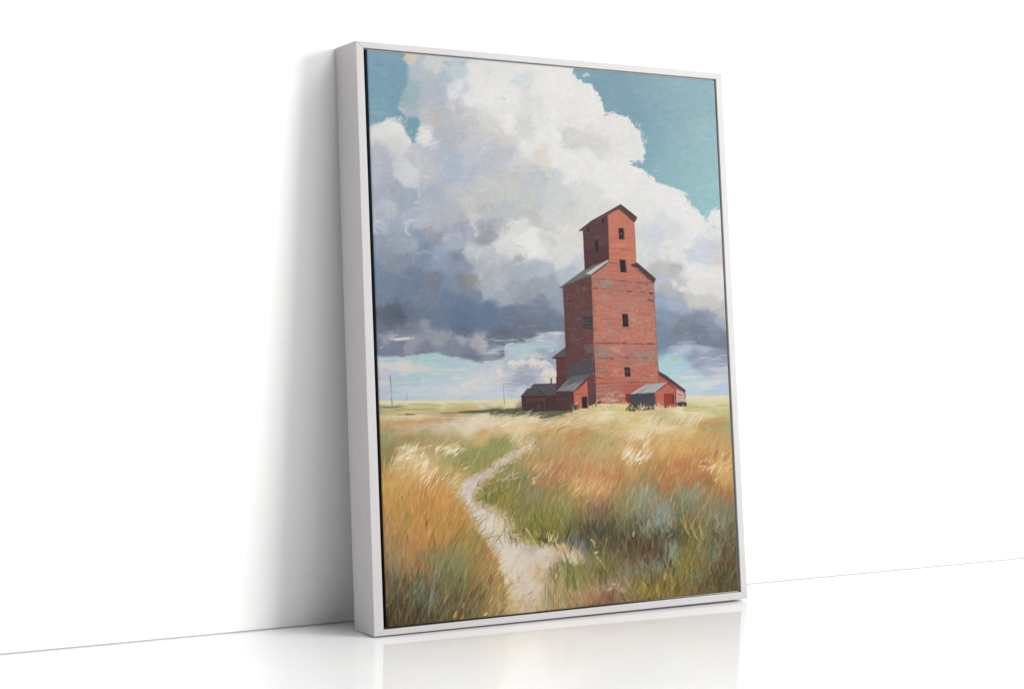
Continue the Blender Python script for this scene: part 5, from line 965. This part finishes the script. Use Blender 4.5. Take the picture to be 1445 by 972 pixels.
# stalks and flecks on the right
dabs("""968,746,22,105,10,1.2,206,170,90,.9;974,758,32,118,0,1.2,210,172,96,.9;985,762,30,115,-20,1.3,200,166,92,.9;978,744,16,95,0,1,190,150,76,.85;991,760,22,105,0,1.2,206,172,98,.85;974,745,20,60,-20,1,200,160,84,.8;984,746,18,80,0,1,176,140,70,.8;
893,757,8,85,0,1.6,222,202,130,.9;838,780,6,20,0,3,226,196,140,.9;840,782,14,-55,0,1.6,214,184,124,.8;846,790,14,-58,0,1.4,206,170,112,.8;833,760,10,-45,0,1.8,214,190,130,.85;836,766,8,-60,0,1.6,200,170,110,.8;741,744,16,-55,0,1.5,222,204,150,.9;748,754,14,-60,0,1.4,206,186,120,.8;
936,789,16,-80,0,1.6,72,52,40,.9;945,801,12,85,0,4,74,62,50,.8;949,812,12,80,0,3,70,58,46,.8;1001,825,4,60,0,5,66,56,44,.9;986,834,14,75,0,3,74,72,38,.8;1021,825,60,90,0,5,66,62,38,.6;1030,832,26,75,0,3,62,66,40,.7;1034,800,24,95,0,2,70,60,40,.6;
946,746,12,50,-40,2,200,84,52,.85;932,714,4,30,0,3,206,88,54,.9;949,718,6,70,0,2,196,92,58,.8;895,738,6,30,0,1.6,206,110,66,.8;919,772,8,80,0,2,196,96,50,.85;1013,784,6,60,0,2.6,214,92,50,.95;1019,772,8,75,0,2,206,96,54,.85;1004,792,8,20,0,1.4,200,96,54,.8;1020,789,8,-70,0,2,170,72,46,.8;
898,792,16,-60,0,2.4,150,72,50,.8;870,820,20,-60,0,3,196,150,110,.7;880,812,22,-62,0,1.6,206,158,100,.7;978,816,14,35,0,4,92,122,120,.8;985,810,8,-5,0,3,88,116,116,.8;940,749,6,10,0,2,104,144,146,.8;934,741,5,0,0,2,96,84,72,.7;
900,838,16,70,0,3,160,136,44,.85;906,842,18,75,0,2.4,176,148,50,.85;915,842,14,80,0,2.4,170,140,50,.8;926,838,14,85,0,2.4,190,148,60,.85;929,842,12,85,0,2,206,166,80,.85;893,838,20,105,0,2,150,130,46,.8;935,836,16,75,0,2,96,76,40,.8;905,826,20,110,0,1.6,140,128,60,.8;937,818,12,80,0,2,200,170,110,.8;948,822,16,100,0,2,190,150,96,.7;957,843,6,60,0,2,200,120,60,.8;
855,842,14,-20,0,8,130,76,56,.6;848,838,14,-10,0,7,136,84,62,.6;856,832,10,20,0,4,190,168,150,.75;862,824,8,0,0,3,196,172,186,.8;868,828,16,-20,0,7,172,152,124,.7;840,828,14,-60,0,1.6,214,170,90,.8;835,826,18,-62,0,2,196,150,84,.7;865,815,8,90,0,2,190,84,60,.7;864,818,14,90,0,2.6,120,130,60,.8;871,826,4,80,0,3,206,130,60,.7""")
tuft(975, 800, 80, 14, 12, 12, 26, 1.4, .25, [(134, 122, 54), (112, 104, 46), (150, 136, 66), (98, 92, 44)], 1.6, .65)
tuft(915, 836, 60, 20, 6, 12, 26, 1.5, .4, [(150, 132, 46), (120, 108, 46), (170, 144, 60), (84, 74, 40)], 1.6, .75, 0)
tuft(1015, 830, 40, 12, 8, 12, 26, 1.3, .3, [(78, 76, 40), (96, 84, 44), (120, 98, 50), (62, 60, 36)], 2, .65, 0)
tuft(842, 800, 20, 8, 8, 14, 30, 1.75, .3, [(124, 128, 62), (104, 110, 52), (148, 146, 80)], 1.6, .8, 0)
tuft(828, 828, 20, 7, 6, 18, 36, 1.85, .16, [(122, 126, 54), (102, 108, 46), (146, 142, 76)], 2, .8, 0)
tuft(802, 826, 16, 5, 6, 14, 30, 1.65, .3, [(120, 122, 56), (100, 104, 46), (150, 146, 80)], 2.4, .75, 0)
tuft(784, 812, 9, 5, 5, 8, 16, 1.5, .5, [(120, 112, 62), (100, 96, 52)], 3, .7, 0)
tuft(854, 815, 30, 6, 5, 10, 20, 1.8, .4, [(112, 114, 50), (96, 98, 46)], 2.6, .7, 0)
dabs("803,800,22,110,0,1.6,112,120,60,.9;808,806,40,115,0,1.6,118,124,60,.9;818,800,26,100,0,1.3,132,134,76,.9;812,832,30,98,0,3,96,112,48,.8;801,830,20,90,0,5,112,116,52,.8")
for n in range(160):
    x = rng.uniform(700, 800) if n % 2 else rng.uniform(645, 720); y = rng.uniform(640, 700) if n % 2 == 0 else rng.uniform(850, 866)
    if n % 2: stroke(arc(x, y, rng.uniform(5, 11), rng.uniform(.8, 1.9), 0, 2), 1.6, .6, np.array([(190, 160, 100), (206, 180, 120), (170, 140, 84)][rng.randint(3)]) + rng.normal(0, 6), .5)

# dark lower corners of the picture are deep grass; linen grain of the canvas
IMG += (vnoise(jj * 1.0, ii * 1.0, 2.1, 201)[..., None]) * 1.6
IMG += (np.sin(jj * 1.9 + vnoise(jj * 1., ii * 1., 9, 203)) + np.sin(ii * 1.9 + vnoise(jj * 1., ii * 1., 9, 204)))[..., None] * 0.8
# dry-brush grain that follows the strokes: level in the sky, slanting in the grass
gr_ = vnoise(X * .22 + Y * .1, Y, 1.5, 211) * .6 + vnoise(X * .35 - Y * .2, Y, 2.6, 212) * .7
gg_ = vnoise(X + Y * .55, Y * .18, 1.5, 213) * .7 + vnoise(X + Y * .4, Y * .22, 2.8, 214) * .8
gw_ = sst(600, 640, Y)
IMG += ((gr_ * (1 - gw_) * 2.6 + gg_ * gw_ * 6.0))[..., None]
IMG *= (1 + .055 * gw_[..., None])
LM = IMG @ np.array((.3, .59, .11), np.float32)
SAT = (SAT + .02 * gw_)[..., None]
IMG[:] = LM[..., None] + (IMG - LM[..., None]) * SAT
IMG[:] = np.clip(IMG, 8, 245)

# ---- the canvas mesh that carries the paint
E_FACE = 1.53
srgb = IMG / 255.0
lin = np.where(srgb <= 0.04045, srgb / 12.92, ((srgb + 0.055) / 1.055) ** 2.4) / E_FACE
lin = np.clip(lin, 0.002, 0.85)
H_ra = solve_h(RAS, CQ)
dn = H_ra[2, 0] * jj + H_ra[2, 1] * ii + 1
CA = (H_ra[0, 0] * jj + H_ra[0, 1] * ii + H_ra[0, 2]) / dn
CB = (H_ra[1, 0] * jj + H_ra[1, 1] * ii + H_ra[1, 2]) / dn
co = np.empty((NH * NW, 3), np.float32)
co[:, 0] = CA.ravel(); co[:, 1] = CB.ravel()
edge = np.minimum(np.minimum(jj, NW - 1 - jj), np.minimum(ii, NH - 1 - ii))
co[:, 2] = (CC + (np.clip(HGT, 0, 1) * 0.00025 - 0.0009 * np.clip(1 - edge / 3.0, 0, 1) ** 2)).ravel()
idx = np.arange(NH * NW, dtype=np.int32).reshape(NH, NW)
quads = np.stack([idx[1:, :-1], idx[1:, 1:], idx[:-1, 1:], idx[:-1, :-1]], axis=-1).reshape(-1, 4)
me = bpy.data.meshes.new('painted_canvas')
me.vertices.add(NH * NW)
me.vertices.foreach_set('co', co.ravel())
me.loops.add(quads.size)
me.loops.foreach_set('vertex_index', quads.ravel())
me.polygons.add(len(quads))
me.polygons.foreach_set('loop_start', np.arange(0, quads.size, 4, dtype=np.int32))
me.polygons.foreach_set('loop_total', np.full(len(quads), 4, dtype=np.int32))
me.update(calc_edges=True)
ca = me.attributes.new('paint', 'FLOAT_COLOR', 'POINT')
rgba = np.ones((NH * NW, 4), np.float32)
rgba[:, :3] = lin.reshape(-1, 3)
ca.data.foreach_set('color', rgba.ravel())
m, nt, b = new_mat('oil_paint_on_linen')
at_ = node(nt, 'ShaderNodeAttribute'); at_.attribute_name = 'paint'
tc = node(nt, 'ShaderNodeTexCoord')
wv = node(nt, 'ShaderNodeTexNoise'); wv.inputs['Scale'].default_value = 700.0
bp = node(nt, 'ShaderNodeBump'); bp.inputs['Strength'].default_value = 0.15; bp.inputs['Distance'].default_value = 0.0004
nt.links.new(at_.outputs['Color'], b.inputs['Base Color'])
nt.links.new(tc.outputs['Object'], wv.inputs['Vector'])
nt.links.new(wv.outputs['Fac'], bp.inputs['Height']); nt.links.new(bp.outputs['Normal'], b.inputs['Normal'])
b.inputs['Roughness'].default_value = 0.7
b.inputs['Specular IOR Level'].default_value = 0.12
me.materials.append(m)
canvas = bpy.data.objects.new('painted_canvas', me)
scene.collection.objects.link(canvas)
canvas.parent = root

# wrapped canvas sides, picture tones darkened to paint in the gap's shade
m, nt, b = new_mat('shade_painted_canvas_side')
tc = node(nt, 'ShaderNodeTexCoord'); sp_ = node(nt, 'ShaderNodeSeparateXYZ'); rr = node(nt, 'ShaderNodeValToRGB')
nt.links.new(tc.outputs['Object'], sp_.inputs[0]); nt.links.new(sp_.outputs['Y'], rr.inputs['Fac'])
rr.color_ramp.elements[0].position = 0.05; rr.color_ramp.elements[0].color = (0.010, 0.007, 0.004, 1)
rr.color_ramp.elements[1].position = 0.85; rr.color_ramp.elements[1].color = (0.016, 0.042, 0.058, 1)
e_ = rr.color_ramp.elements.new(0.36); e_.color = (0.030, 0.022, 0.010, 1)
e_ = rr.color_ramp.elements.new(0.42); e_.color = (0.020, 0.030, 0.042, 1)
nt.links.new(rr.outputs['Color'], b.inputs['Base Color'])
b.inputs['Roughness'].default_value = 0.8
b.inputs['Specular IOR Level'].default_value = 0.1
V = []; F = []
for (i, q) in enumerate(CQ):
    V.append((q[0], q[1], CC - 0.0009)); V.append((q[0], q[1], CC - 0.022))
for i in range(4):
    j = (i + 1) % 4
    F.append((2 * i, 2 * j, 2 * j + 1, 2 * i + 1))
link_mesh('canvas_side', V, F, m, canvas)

# ------------------------------------------------------------------ render settings
scene.render.engine = 'CYCLES'
scene.cycles.max_bounces = 10
scene.cycles.diffuse_bounces = 5
